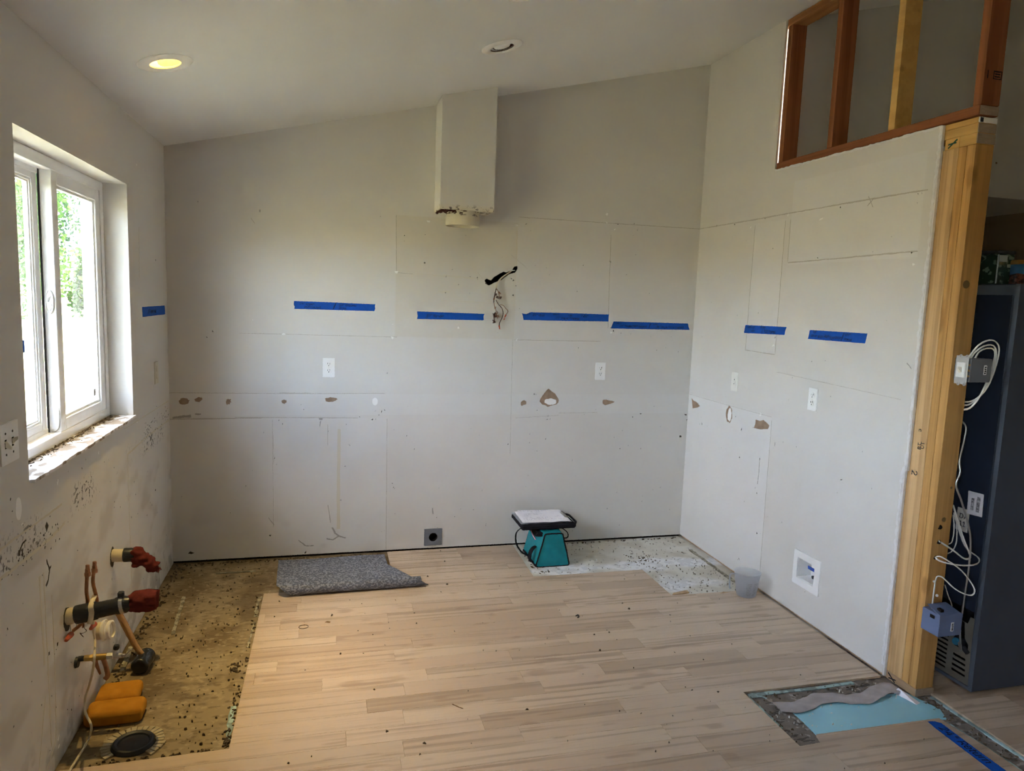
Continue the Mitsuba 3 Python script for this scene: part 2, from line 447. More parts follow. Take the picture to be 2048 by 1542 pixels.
mat('m_paper_print', mikit.proc(lambda p, n, uv: MIX((0.78, 0.77, 0.81), (0.36, 0.36, 0.42),
    0.55 * SS(0.45, 0.6, N(p.x * 260, p.y * 60, 1.0)) * SS(0.42, 0.52, N(p.x * 6 + 3, p.y * 95, 2.0)) * SS(0.3, 0.45, N(p.x * 16, p.y * 14, 5.0)))), 0.8, 0.2)
mat('m_pink', (0.60, 0.27, 0.33), 0.7, 0.2)


def mat_grey(p, n, uv):
    s = SS(0.46, 0.60, FB(p.x * 130, p.y * 130, p.z * 130, 3))
    return MIX((0.085, 0.095, 0.125), (0.20, 0.215, 0.255), s)


mat('m_mat', mikit.proc(mat_grey), 0.6, 0.45, bump=lambda p, n, uv: FB(p.x * 130, p.y * 130, p.z * 130, 3), bump_scale=0.002)
mat('m_mat_edge', (0.012, 0.013, 0.017), 0.7, 0.3)


def fridge_fn(p, n, uv):
    return MIX((0.045, 0.058, 0.078), (0.034, 0.043, 0.058), FB(p.x * 6, p.y * 6, p.z * 3))


mat('m_fridge', mikit.proc(fridge_fn), 0.38, 0.5)
mat('m_fridge_back', (0.022, 0.030, 0.048), 0.35, 0.5)
mat('m_fridge_edge', (0.16, 0.19, 0.24), 0.35, 0.5, 0.5)
mat('m_valve_blue', (0.02, 0.06, 0.30), 0.4, 0.45)
mat('m_cap_blue', (0.04, 0.22, 0.36), 0.4, 0.45)
mat('m_foil', mikit.proc(lambda p, n, uv: MIX((0.25, 0.56, 0.68), (0.31, 0.62, 0.72), FB(p.x * 4, p.y * 12, 1.0))), 0.35, 0.5)
mat('m_underlay_old', mikit.proc(lambda p, n, uv: MIX((0.36, 0.33, 0.25), (0.19, 0.17, 0.12), SS(0.42, 0.6, FB(p.x * 50, p.y * 50, 3.0)))), 0.8, 0.2)
mat('m_film', mikit.proc(lambda p, n, uv: MIX((0.50, 0.46, 0.46), (0.33, 0.30, 0.29), FB(p.x * 22, p.y * 30, 3.0))), 0.6, 0.3)
mat('m_aqua', mikit.proc(lambda p, n, uv: MIX((0.36, 0.50, 0.50), (0.20, 0.26, 0.25), SS(0.45, 0.6, FB(p.x * 30, p.y * 30, 3.0)))), 0.6, 0.3)
mat('m_debris', mikit.proc(lambda p, n, uv: MIX((0.05, 0.04, 0.03), (0.15, 0.11, 0.07), N(p.x * 70, p.y * 70, 1.0))), 0.95, 0.05)
mat('m_chip', (0.72, 0.70, 0.66), 0.9, 0.1)
mat('m_crumb', (0.06, 0.042, 0.026), 0.9, 0.1)
mat('m_soot', mikit.proc(lambda p, n, uv: MIX((0.025, 0.012, 0.010), (0.07, 0.03, 0.022), FB(p.x * 90, p.y * 90, p.z * 90))), 0.9, 0.1)


def duct_fn(p, n, uv):
    c = MIX((0.64, 0.60, 0.49), (0.55, 0.49, 0.36), FB(p.x * 20, p.y * 20, p.z * 20))
    return MIX(c, (0.05, 0.022, 0.015), 0.92 * SS(0.55, 0.60, FB(p.x * 40, p.y * 40, p.z * 90 + 3, 3)) * SS(2.098, 2.118, p.z + 0.018 * FB(p.x * 30, p.y * 30, 1.0)))


mat('m_duct', mikit.proc(duct_fn), 0.6, 0.3)


def chase_fn(p, n, uv):
    c = MIX(PAINT, PAINT_PALE, 0.4 * FB(p.x * 3, p.y * 3, p.z * 3))
    low = 1 - SS(2.125, 2.165, p.z)
    c = MIX(c, (0.62, 0.57, 0.44), 0.8 * low)
    return MIX(c, (0.05, 0.025, 0.018), low * 0.9 * SS(0.60, 0.66, FB(p.x * 50, p.y * 50, p.z * 60, 3)))


mat('m_chase', mikit.proc(chase_fn), 0.55, 0.35)
mat('m_trim_white', (0.72, 0.70, 0.66), 0.45, 0.4)
mat('m_baffle_glow', (0.86, 0.62, 0.22), 0.6, 0.3)  # yellow glow of the lit lamp painted into the baffle colour
mat('m_grout_teeth', mikit.proc(lambda p, n, uv: MIX((0.42, 0.37, 0.27), (0.30, 0.25, 0.17), FB(p.x * 60, p.y * 60, 3.0))), 0.9, 0.1)
mat('m_sill', mikit.proc(lambda p, n, uv: MIX((0.74, 0.74, 0.75), (0.20, 0.15, 0.09), 0.9 * SS(0.47, 0.66, FB(p.x * 30, p.y * 22, 2.0, 3) + 0.28 * SS(-0.035, -0.085, p.x)))), 0.7, 0.2)
mat('m_cork', (0.20, 0.12, 0.055), 0.9, 0.1)
scene['m_glass'] = {'type': 'thindielectric', 'int_ior': 1.5}
scene['m_cup'] = {'type': 'twosided', 'bsdf': {'type': 'principled', 'base_color': {'type': 'rgb', 'value': [0.72, 0.74, 0.78]}, 'roughness': 0.4}}
scene['m_cup'] = {'type': 'principledthin', 'base_color': {'type': 'rgb', 'value': [0.74, 0.76, 0.80]}, 'roughness': 0.25, 'spec_trans': 0.72, 'diff_trans': 0.9, 'eta': 1.25}
scene['m_clear'] = {'type': 'principledthin', 'base_color': {'type': 'rgb', 'value': [0.75, 0.80, 0.86]}, 'roughness': 0.15, 'spec_trans': 0.7, 'diff_trans': 0.4, 'eta': 1.4}
mat('m_tin_green', mikit.proc(lambda p, n, uv: MIX((0.012, 0.028, 0.020), (0.10, 0.14, 0.11), SS(0.58, 0.66, FB(p.x * 60, p.y * 60, p.z * 60)))), 0.3, 0.5)
mat('m_tin_label', (0.30, 0.34, 0.34), 0.35, 0.4)


def tin_fn(p, n, uv):
    h = (p.z - 1.757) / 0.125
    c = MIX((0.035, 0.13, 0.26), (0.015, 0.05, 0.12), SS(0.45, 1.0, h))
    roofs = 0.30 + 0.10 * N(p.x * 40 + p.y * 40, 2.0, 1.0)
    return MIX(MIX((0.12, 0.045, 0.03), (0.02, 0.012, 0.01), SS(0.4, 0.6, FB(p.x * 80 + p.y * 80, p.z * 80, 1.0))), c, SS(roofs, roofs + 0.03, h))


mat('m_tin_blue', mikit.proc(tin_fn), 0.22, 0.55)
mat('m_gold', (0.62, 0.42, 0.15), 0.25, 0.5, 1.0)
mat('m_grass', mikit.proc(lambda p, n, uv: MIX(MIX((0.30, 0.275, 0.15), (0.36, 0.315, 0.21), FB(p.x * 0.25, p.y * 0.25, 1.0)), (0.15, 0.18, 0.06), 0.7 * SS(0.45, 0.7, FB(p.x * 1.4, p.y * 1.4, 3.0, 4)))), 0.95, 0.05)
scene['m_leaf'] = {'type': 'principledthin', 'base_color': mikit.proc(lambda p, n, uv: MIX((0.045, 0.10, 0.035), (0.12, 0.22, 0.055), N(p.x * 1.1, p.y * 1.1, p.z * 1.1))), 'roughness': 0.6, 'diff_trans': 0.7, 'spec_trans': 0.0}
scene['m_leaf_dark'] = {'type': 'principledthin', 'base_color': mikit.proc(lambda p, n, uv: MIX((0.025, 0.06, 0.035), (0.055, 0.115, 0.05), N(p.x * 1.1, p.y * 1.1, p.z * 1.1))), 'roughness': 0.6, 'diff_trans': 0.5, 'spec_trans': 0.0}
mat('m_bark', (0.12, 0.085, 0.06), 0.9, 0.1)
mat('m_siding', (0.70, 0.70, 0.68), 0.7, 0.3)
mat('m_roof', (0.12, 0.115, 0.11), 0.9, 0.1)
mat('m_lens', (0.80, 0.80, 0.78), 0.4, 0.4)

# ------------------------------------------------------------------ the setting: slab, walls, ceiling
XR, YB, YF = 5.6, -7.0, 0.6
single('floor', box(-0.16, XR + 0.1, YB - 0.1, YF + 0.1, -0.15, 0.0), 'm_slab', 'bare stained slab under the removed cupboards and flooring', kind='structure')
ROW, ROW0 = 0.0965, -1.184
left_cut = Polygon([(0, 0.2), (1.247, 0.2), (1.247, -0.545), (0.552, -0.545), (0.546, -1.886), (0, -1.898)])
corner_cut = Polygon([(2.072, 0.2), (2.054, -0.556), (2.746, -0.560), (2.746, -0.942), (3.4, -0.955), (3.4, 0.2)])
front_cut = Polygon([(2.583, -1.912), (3.4, -1.912), (3.4, -2.238), (2.694, -2.232), (2.682, -2.279), (2.585, -2.283)])
kitchen = Polygon([(0.012, -3.1), (3.290, -3.1), (3.290, -2.43), (3.266, -2.24), (3.277, -1.9), (3.277, -0.012), (0.012, -0.012)]).difference(unary_union([left_cut, corner_cut, front_cut]))
side_room = sbox(3.386, -3.1, 5.1, -1.15)
KNOWN = [(-1.04, .75), (-1.236, 1.266), (-1.236, 2.376), (-1.42, 1.69), (-1.535, .861), (-1.81, 1.167), (-1.43, .587), (-.69, .748), (-1.727, 1.758),
         (-1.81, 2.267), (-2.0, 1.585), (-1.01, 2.056), (-.85, 1.838), (-1.61, 2.06), (-1.64, 2.76), (-2.1, 1.13), (-2.2, 0.72), (-2.0, 2.42)]
g = np.random.default_rng(21)
plank_no = 0


def lay(poly, x_end, parent='floor', piece='plank'):
    global plank_no
    ylo, yhi = poly.bounds[1], poly.bounds[3]
    k0, k1 = math.floor((ylo - ROW0) / ROW), math.ceil((yhi - ROW0) / ROW)
    for k in range(k0, k1):
        y0, y1 = ROW0 + k * ROW, ROW0 + (k + 1) * ROW
        have = sorted(x for y, x in KNOWN if y0 < y < y1 and poly.bounds[0] < x < poly.bounds[2])
        cuts, x = [], poly.bounds[0] - g.uniform(0, 0.7)
        while x < x_end:
            cuts.append(x)
            x += g.uniform(0.50, 1.05)
        cuts.append(x)
        for h in have:
            cuts = [c for c in cuts if abs(c - h) > 0.33] + [h]
        cuts.sort()
        for a, b in zip(cuts, cuts[1:]):
            cell = sbox(a + 0.0004, y0 + 0.0004, b - 0.0004, y1 - 0.0004).intersection(poly)
            for c in getattr(cell, 'geoms', [cell]):
                if c.geom_type != 'Polygon' or c.area < 2e-4:
                    continue
                plank_no += 1
                m = trimesh.creation.extrude_polygon(c, 0.009, engine='earcut')
                m.apply_translation((0, 0, 0.002))
                m.unmerge_vertices()
                uv = np.stack([m.vertices[:, 0] - a + 20 * plank_no + 2, m.vertices[:, 1]], 1)
                put(parent, piece, m, 'm_laminate', uv=uv)


lay(kitchen, 3.3)
lay(side_room, 5.1)
rest = unary_union([sbox(0.01, YB, XR, -3.1), sbox(5.1, -3.1, XR, -1.15), sbox(3.40, -1.15, XR, YF)])
m = cat([trimesh.creation.extrude_polygon(q, 0.009, engine='earcut') for q in rest.geoms] if hasattr(rest, 'geoms') else [trimesh.creation.extrude_polygon(rest, 0.009, engine='earcut')])
m.apply_translation((0, 0, 0.002))
m.unmerge_vertices()
put('floor', 'far_boards', m, 'm_laminate', kind='stuff', uv=np.stack([m.vertices[:, 0] + 3, m.vertices[:, 1]], 1))

# slab details: adhesive ridges, underlay left at the cut edges, sheet of blue foil and torn film
m = cat([plate(ribbon([(0.149, -0.499), (0.179, -0.931)], 0.016, 1, 0.3, 0.02), 'F', 0.0, 0.006), plate(ribbon([(0.263, -0.193), (0.479, -0.19)], 0.014, 2, 0.3, 0.02), 'F', 0, 0.006),
         plate(ribbon([(0.041, -1.247), (0.024, -1.029)], 0.02, 3, 0.3, 0.02), 'F', 0, 0.008), plate(ribbon([(3.23, -0.261), (3.226, -0.814)], 0.02, 4, 0.4, 0.03), 'F', 0, 0.004)])
put('floor', 'adhesive_ridge', m, 'm_underlay_old', label='pale ridges of old adhesive on the slab', kind='stuff')
m = cat([plate(ribbon([(0.536, -0.56), (0.530, -0.72), (0.535, -0.80)], 0.016, 5, 0.5, 0.02), 'F', 0, 0.003), plate(ribbon([(0.534, -0.86), (0.530, -1.12)], 0.010, 6, 0.6, 0.02), 'F', 0, 0.003)])
put('floor', 'old_underlay', m, 'm_underlay_old', label='tan dirty underlay left at the cut edge of the laminate', kind='stuff')
m = cat([plate(ribbon([(0.526, -1.60), (0.533, -1.84)], 0.018, 7, 0.5, 0.02), 'F', 0, 0.003),
         plate(ribbon([(2.60, -1.926), (2.90, -1.932), (3.12, -1.925)], 0.020, 8, 0.35, 0.03), 'F', 0, 0.004), plate(ribbon([(2.592, -1.93), (2.592, -2.16)], 0.012, 9, 0.5, 0.03), 'F', 0, 0.004),
         plate(ribbon([(2.60, -1.945), (2.655, -1.948), (2.66, -1.965)], 0.010, 10, 0.3, 0.02), 'F', 0.004, 0.006),
         plate(ribbon([(3.280, -2.26), (3.298, -2.45), (3.300, -3.1)], 0.011, 11, 0.25, 0.03), 'F', 0, 0.006),
         plate(ribbon([(3.374, -2.09), (3.376, -2.5), (3.378, -3.1)], 0.013, 12, 0.25, 0.03), 'F', 0, 0.006)])
put('floor', 'underlay', m, 'm_aqua', label='strips of aqua foam underlay left along the cut edges', kind='stuff')
foil = Polygon([(2.706, -2.048), (3.019, -2.027), (3.292, -2.041), (3.335, -2.175), (3.301, -2.24), (3.27, -2.236), (2.70, -2.226), (2.706, -2.146)])
single('foil_sheet', plate(foil, 'F', 0.001, 0.004), 'm_foil', 'flat pale turquoise foil sheet in the front floor cut-out by the post', 'sheet')
P = np.array([[(2.66 + 0.60 * i / 24, -1.995 - 0.075 * j / 8 - 0.02 * math.sin(i * 0.5), 0.006 + 0.006 * abs(math.sin(i * 0.9 + j * 1.3)) + 0.012 * max(0, (i - 17) / 7)) for j in range(9)] for i in range(25)])
single('plastic_film', grid(P, 0.0015), 'm_film', 'crumpled dusty plastic film along the back edge of the turquoise sheet', 'film', smooth=True)
single('paper_scrap', hull([(3.235, -2.03, 0.004), (3.268, -2.02, 0.004), (3.29, -2.12, 0.004), (3.262, -2.13, 0.004), (3.25, -2.04, 0.03), (3.272, -2.10, 0.012)]), 'm_paper', 'small white paper scrap at the foot of the wooden post', 'paper')

# back wall: a drywall sheet with real holes, things torn from its face behind
XB = W + 0.0
wall = Polygon([(0, 0.017), (XB, 0.017), (XB, ceil_z(XB) + 0.03), (0, H0 + 0.03)])
cable_hole = Polygon([(1.832, 1.712), (1.825, 1.736), (1.84, 1.746), (1.866, 1.735), (1.885, 1.757), (1.923, 1.781), (1.948, 1.794), (1.965, 1.789), (1.997, 1.803), (2.015, 1.828), (2.035, 1.832), (2.038, 1.817), (2.023, 1.791), (1.984, 1.78), (1.95, 1.754), (1.937, 1.741), (1.892, 1.723), (1.855, 1.703)]).buffer(0)
tears = [ragged(*(0.077, 0.971), .027, .021, 1), ragged(*(0.155, 0.983), .023, .013, 2, rot=0.2), ragged(*(0.317, 0.971), .015, .017, 3, rough=0.5), ragged(*(0.627, 0.97), .013, .012, 4),
         ragged(*(0.898, 0.982), .034, .015, 5, rough=0.2), ragged(*(2.108, 0.958), .022, .015, 6, rot=0.3), ragged(*(2.677, 0.963), .024, .018, 7), 
         Polygon([(2.274, 1.053), (2.298, 1.034), (2.32, 1.02), (2.334, 1.001), (2.349, 0.977), (2.346, 0.961), (2.333, 0.947), (2.303, 0.941), (2.272, 0.931), (2.261, 0.941), (2.234, 0.948), (2.216, 0.968), (2.222, 0.987), (2.238, 1.01), (2.257, 1.037)])]
tears[6] = tears[6].union(Polygon([(2.69, 0.977), (2.741, 0.967), (2.738, 0.96), (2.696, 0.946)])).buffer(0)
range_hole = Point(1.538, 0.088).buffer(0.030)
single('wall_back', plate(wall.difference(unary_union([cable_hole, range_hole] + tears)), 'B', -0.0127, 0.0), 'm_wall_back', 'pale painted back wall with torn spots, paint edges and blue tapes', kind='structure')
for i, t in enumerate(tears):
    put('wall_back', 'torn_spot', plate(t.buffer(0.002), 'B', -0.0125, -0.0015), 'm_tear')
put('wall_back', 'white_patch', plate(ragged(*(2.291, 0.967), .042, .021, 11, rough=0.12), 'B', -0.0015, 0.0004), 'm_pale', label='white patch inside the triangular tear')
put('wall_back', 'filler_spot', plate(ragged(*(1.16, 0.969), .017, .024, 12, rough=0.05), 'B', 0.0, 0.0006), 'm_pale', label='round spot of white filler')
put('wall_back', 'dark_backing', cat([box(-0.19, W + 0.1, 0.095, 0.11, 0, ceil_z(W) + 0.1), box(-0.16, W, 0.02, 0.09, 0.0005, 0.04)]), 'm_dark')  # black backing and added plate paint the shade in wall gaps and holes
lines = [([(2.03, 2.135), (2.65, 2.134), (3.29, 2.135)], .0045), ([(2.655, 2.06), (2.66, 1.75), (2.668, 1.46)], .004), ([(1.29, 1.368), (0.38, 1.372)], .003), ([(2.03, 1.366), (2.62, 1.368)], .004),
         ([(1.272, 2.10), (1.279, 1.76)], .004), ([(1.279, 1.757), (1.38, 1.754)], .004), ([(0.0, 1.022), (0.72, 1.018), (1.22, 1.021)], .003), ([(0.60, 1.0205), (0.78, 1.0205)], .0045), ([(0.35, 0.876), (1.06, 0.868)], .0045),
         ([(0.0, 0.868), (0.5, 0.872)], .006), ([(1.235, 0.86), (1.24, 0.02)], .003), ([(0.565, 0.77), (0.567, 0.60)], .002), ([(0.561, 0.86), (0.563, 0.2)], .002), ([(2.02, 1.37), (2.03, 0.62)], .002), ([(2.06, 0.86), (2.35, 0.875)], .002), ([(2.35, 0.89), (2.62, 0.893)], .0025),
         ([(2.10, 1.82), (1.99, 1.90)], .0016), ([(1.78, 1.78), (1.86, 1.69)], .0012), ([(0.88, 0.83), (0.88, 0.70)], .003), ([(0.45, 2.03), (0.47, 2.00)], .004)]
put('wall_back', 'scuff_line', cat([plate(ribbon(p_, w_, i, 0.45), 'B', 0.0, 0.0004) for i, (p_, w_) in enumerate(lines)]), 'm_scuff', kind='stuff')
m = cat([plate(ribbon([(2.024, 2.05), (2.027, 1.90), (2.028, 1.84)], .006, 31, 0.5, 0.01), 'B', 0.0, 0.0006), plate(ribbon([(1.50, 1.752), (1.79, 1.745)], .008, 32, 0.7, 0.015), 'B', 0.0, 0.0006),
         plate(ribbon([(1.40, 1.755), (1.50, 1.754)], .004, 33, 0.6, 0.015), 'B', 0, 0.0005), plate(ribbon([(1.53, 1.655), (1.61, 1.655)], .010, 34, 0.8, 0.012), 'B', 0, 0.0005),
         plate(ribbon([(1.55, 1.60), (1.70, 1.598), (1.92, 1.592)], .004, 35, 0.8, 0.02), 'B', 0, 0.0005), plate(ribbon([(0.947, 0.80), (0.945, 0.50), (0.946, 0.17)], .020, 36, 0.15, 0.03), 'B', 0, 0.0004)])
put('wall_back', 'grease_stain', m, 'm_brush', label='yellow grease lines left by the range hood', kind='stuff')
m = cat([plate(ribbon(q, w_, 40 + i, 0.5, 0.012), 'B', 0.0, 0.0006) for i, (q, w_) in enumerate([([(0.908, 0.181), (0.929, 0.142), (0.947, 0.125)], .009), ([(0.947, 0.125), (0.99, 0.11)], .008), ([(0.947, 0.125), (0.911, 0.101), (0.875, 0.112)], .008), ([(0.883, 0.325), (0.899, 0.214)], .004),
     ([(0.709, 0.111), (0.753, 0.071), (0.798, 0.072)], .006), ([(1.53, 0.28), (1.534, 0.24)], .007), ([(0.535, 0.261), (0.567, 0.213)], .004), ([(0.499, 2.081), (0.497, 2.067)], .008), ([(0.015, 0.875), (0.113, 0.886)], .014), ([(0.135, 0.898), (0.167, 0.895)], .009), ([(0.828, 0.863), (0.849, 0.863)], .010), ([(0.837, 0.851), (0.834, 0.817)], .005)])])
put('wall_back', 'dirt_streak', m, 'm_pencil', kind='stuff')
g = np.random.default_rng(3)
dots = [(*(0.096, 0.064), .016), (*(0.543, 0.148), .007), (*(0.75, 0.03), .008), (*(0.239, 1.378), .007), (*(0.206, 1.345), .005), (*(0.569, 0.628), .006), (*(1.78, 1.744), .009), (*(1.581, 1.748), .006), (*(1.735, 1.754), .006), (*(1.45, 1.824), .006), (*(1.581, 1.65), .006), (*(1.735, 1.652), .006),
        (*(2.012, 1.647), .010), (*(1.999, 1.75), .008), (*(2.012, 1.741), .007), (*(2.793, 2.09), .006), (*(2.811, 2.139), .005), (*(2.838, 2.102), .004), (*(2.699, 2.132), .005), (*(2.661, 1.887), .006), (*(2.472, 1.856), .006), (*(2.762, 1.42), .006),
        (*(2.707, 1.438), .009), (*(2.688, 1.458), .006), (*(2.882, 0.86), .009), (*(2.936, 0.881), .006), (*(3.246, 0.721), .010), (*(2.278, 0.871), .005), (*(2.272, 0.848), .006), (*(2.293, 0.851), .004), (*(2.271, 0.718), .006), (*(2.176, 1.017), .006), (*(2.19, 1.014), .004),
        (*(1.146, 0.857), .007), (*(1.168, 0.86), .005), (*(1.182, 0.888), .008), (*(1.203, 0.907), .008), (*(1.222, 0.916), .006), (*(1.068, 0.873), .005), (*(1.161, 0.91), .004), (*(3.274, 0.871), .010), (*(3.288, 0.836), .007), (*(0.168, 2.103), .006), (*(1.176, 2.084), .005), (*(2.08, 2.095), .006),
        (*(1.234, 1.146), .006), (*(1.293, 0.251), .005), (*(0.958, 0.354), .004), (*(0.881, 0.789), .006), (*(1.009, 0.7), .006)]
dots += [(g.uniform(0.05, 3.2), g.uniform(0.05, 1.1), g.uniform(.0015, .004)) for _ in range(70)] + [(g.uniform(1.3, 3.2), g.uniform(1.3, 2.1), g.uniform(.0015, .0035)) for _ in range(40)]
put('wall_back', 'nail_hole', specks('B', dots, 5, 0.0006), 'm_grime', kind='stuff')
g = np.random.default_rng(4)
pale = [(*(2.019, 2.085), .014), (*(2.62, 2.191), .010), (*(2.619, 2.137), .010), (*(2.677, 2.093), .009), (*(1.662, 1.436), .010), (*(1.279, 1.762), .012), (*(1.26, 1.441), .010), (*(1.261, 1.365), .010), (*(1.466, 2.073), .012), (*(0.628, 1.372), .011), (*(2.049, 1.365), .010), (*(2.69, 1.428), .010), (*(0.454, 1.45), .006)]
put('wall_back', 'paint_chip', specks('B', pale, 6, 0.0008), 'm_pale', kind='stuff')

# left wall with the window and, behind the camera, a window added for fill light
lw = Polygon([(YB, 0.004), (0.0127, 0.004), (0.0127, H0 + 0.03), (YB, H0 + 0.03)]).difference(unary_union([sbox(-1.976, 1.017, -0.775, 2.074), sbox(-5.75, 0.95, -4.62, 2.07)]))
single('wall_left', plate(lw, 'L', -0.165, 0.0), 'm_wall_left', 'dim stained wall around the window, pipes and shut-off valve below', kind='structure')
single('wall_exterior', plate(lw.union(sbox(0.0, -0.3, 0.11, H0)).union(sbox(YB, -0.5, 0.1, 0.01)), 'L', -0.185, -0.1655), 'm_siding', 'pale outside face of the window wall', kind='structure')
lines = [([(-2.6, 0.895), (-2.2, 0.882), (-1.72, 0.872)], .006), ([(-2.3, 0.80), (-1.84, 0.79), (-1.70, 0.80)], .010), ([(-0.895, 0.86), (-0.55, 0.872), (-0.02, 0.868)], .008), ([(-0.93, 0.985), (-0.02, 0.978)], .004), ([(-0.895, 0.86), (-0.893, 0.2)], .004), ([(-1.90, 0.70), (-1.90, 0.10)], .007), ([(-1.935, 0.70), (-1.925, 0.40)], .012),
         ([(-1.84, 0.60), (-1.845, 0.30), (-1.86, 0.10), (-2.02, 0.0)], .005), ([(-2.5, 0.03), (-2.02, 0.06), (-1.93, 0.3)], .004), ([(-0.60, 1.66), (-0.58, 1.9)], .003)]
put('wall_left', 'scuff_line', cat([plate(ribbon(p_, w_, 60 + i, 0.5, 0.02), 'L', 0.0, 0.0006) for i, (p_, w_) in enumerate(lines)]), 'm_brush', kind='stuff')
m = cat([plate(ribbon(q, w_, 80 + i, 0.6, 0.012), 'L', 0.0, 0.0006) for i, (q, w_) in enumerate([([(-1.872, 0.731), (-1.851, 0.694), (-1.863, 0.664), (-1.886, 0.649)], .008), ([(-1.851, 0.694), (-1.837, 0.699)], .006), ([(-1.867, 0.847), (-1.852, 0.83)], .016), ([(-2.076, 0.83), (-2.042, 0.85), (-2.02, 0.85)], .006), ([(-2.072, 0.837), (-2.074, 0.82)], .009), ([(-2.051, 0.833), (-2.05, 0.811)], .008), ([(-1.811, 0.419), (-1.812, 0.407)], .008),
     ([(-1.886, 0.424), (-1.887, 0.414)], .009), ([(-1.556, 0.429), (-1.643, 0.383)], .004)])])
put('wall_left', 'mould_streak', m, 'm_grime', kind='stuff')
g = np.random.default_rng(9)
dots = [(*(-0.254, 1.761), .007), (*(-1.504, 0.945), .005), (*(-1.513, 0.864), .005), (*(-1.106, 0.852), .004), (*(-0.384, 0.556), .012), (*(-2.111, 1.002), .004), (*(-1.709, 0.115), .006), (*(-1.848, 0.208), .004), (*(-1.915, 0.097), .004), (*(-2.173, 0.641), .004)]
dots += [(g.uniform(-2.35, -1.75), 0.80 + g.normal(0, 0.016), g.uniform(.002, .006)) for _ in range(70)] + [(g.uniform(-0.62, -0.03), 0.90 + g.normal(0, 0.03), g.uniform(.002, .007)) for _ in range(70)] + [(g.uniform(-2.3, -0.05), g.uniform(0.05, 1.0), g.uniform(.0012, .004)) for _ in range(90)]
put('wall_left', 'nail_hole', specks('L', dots, 7, 0.0008), 'm_grime', kind='stuff')
put('wall_left', 'filler_spot', plate(ragged(*(-2.062, 0.959), .021, .034, 14, rough=0.06), 'L', 0.0, 0.0006), 'm_pale', label='oval spot of white filler')
put('wall_left', 'paint_chip', specks('L', [(*(-0.715, 0.977), .012), (*(-1.306, 0.961), .010), (*(-1.745, 0.955), .010), (*(-2.039, 0.91), .010), (*(-1.834, 0.091), .012), (*(-1.838, 0.062), .010), (*(-0.592, 2.189), .008)], 8), 'm_pale', kind='stuff')

# right wall: drywall, then the bare framing beside and above it
rw_edge = [(-1.918 + 0.006 * (meshkit.noise([z * 9, 1.0, 0.0]) - 0.5) + (0.010 if z < 0.95 else 0.0), z) for z in np.linspace(0.019, 2.386, 60)]
rw = Polygon([(0.0, 0.019), (0.0, ceil_z(W)), (-0.757, ceil_z(W)), (-0.789, 2.391)] + [(-1.12, 2.389), (-1.5, 2.386)] + rw_edge[::-1])
r_tears = [Polygon([(-0.038, 0.996), (-0.067, 0.983), (-0.109, 0.979), (-0.158, 0.959), (-0.133, 0.945), (-0.061, 0.927)]), ragged(*(-0.515, 0.961), .036, .052, 21, rough=0.16),
           Polygon([(-0.797, 0.979), (-0.837, 0.977), (-0.874, 0.989), (-0.909, 0.978), (-0.934, 0.968), (-0.923, 0.946), (-0.853, 0.93), (-0.783, 0.926), (-0.796, 0.949)])]
box_hole = sbox(-1.412, 0.219, -1.277, 0.327)
single('wall_right', plate(rw.difference(unary_union(r_tears + [box_hole])), 'R', -0.0127, 0.0), 'm_wall_right', 'pale painted partition drywall that ends at the bare wooden post', kind='structure')
for t in r_tears:
    put('wall_right', 'torn_spot', plate(t.buffer(0.002), 'R', -0.0125, -0.0015), 'm_tear')
put('wall_right', 'white_patch', plate(ragged(*(-0.521, 0.959), .022, .040, 22, rough=0.15), 'R', -0.0015, 0.0004), 'm_pale')
put('wall_right', 'torn_edge', cat([plate(ribbon([(y + 0.0055, z) for y, z in rw_edge[1:]], 0.012, 23, 0.85, 0.012), 'R', -0.001, 0.0012), plate(ribbon([(-0.80, 2.386), (-1.3, 2.382), (-1.90, 2.381)], 0.010, 24, 0.8, 0.02), 'R', -0.001, 0.001)]), 'm_gypsum', label='ragged white torn paper and gypsum edge')
put('wall_right', 'cut_edge', cat([box(W + 0.0005, W + 0.0122, -1.924, -1.915, 0.95, 2.384), box(W + 0.0005, W + 0.0122, -1.915, -1.905, 0.01, 0.95)]), 'm_gypsum')
put('wall_right', 'corner_return', box(W + 0.0005, W + 0.0122, -0.795, -0.755, 2.392, ceil_z(W) - 0.002), 'm_wall')
lines = [([(0, 2.136), (-0.65, 2.135), (-1.3, 2.138), (-1.88, 2.136)], .006), ([(-0.975, 2.10), (-0.978, 1.88)], .004), ([(-0.98, 1.872), (-1.86, 1.885)], .006), ([(-0.93, 2.10), (-0.932, 1.37)], .005), ([(-0.645, 2.10), (-0.64, 1.37)], .004), ([(-0.64, 1.372), (-0.93, 1.368)], .005), ([(-0.96, 1.274), (-1.40, 1.262)], .003), ([(-1.40, 1.262), (-1.85, 1.25)], .002), ([(0, 1.018), (-0.5, 1.016), (-0.95, 1.019)], .002), ([(-0.952, 1.0), (-0.955, 0.1)], .003)]
put('wall_right', 'scuff_line', cat([plate(ribbon(p_, w_, 100 + i, 0.5), 'R', 0.0, 0.0005) for i, (p_, w_) in enumerate(lines)]), 'm_scuff', kind='stuff')
g = np.random.default_rng(13)
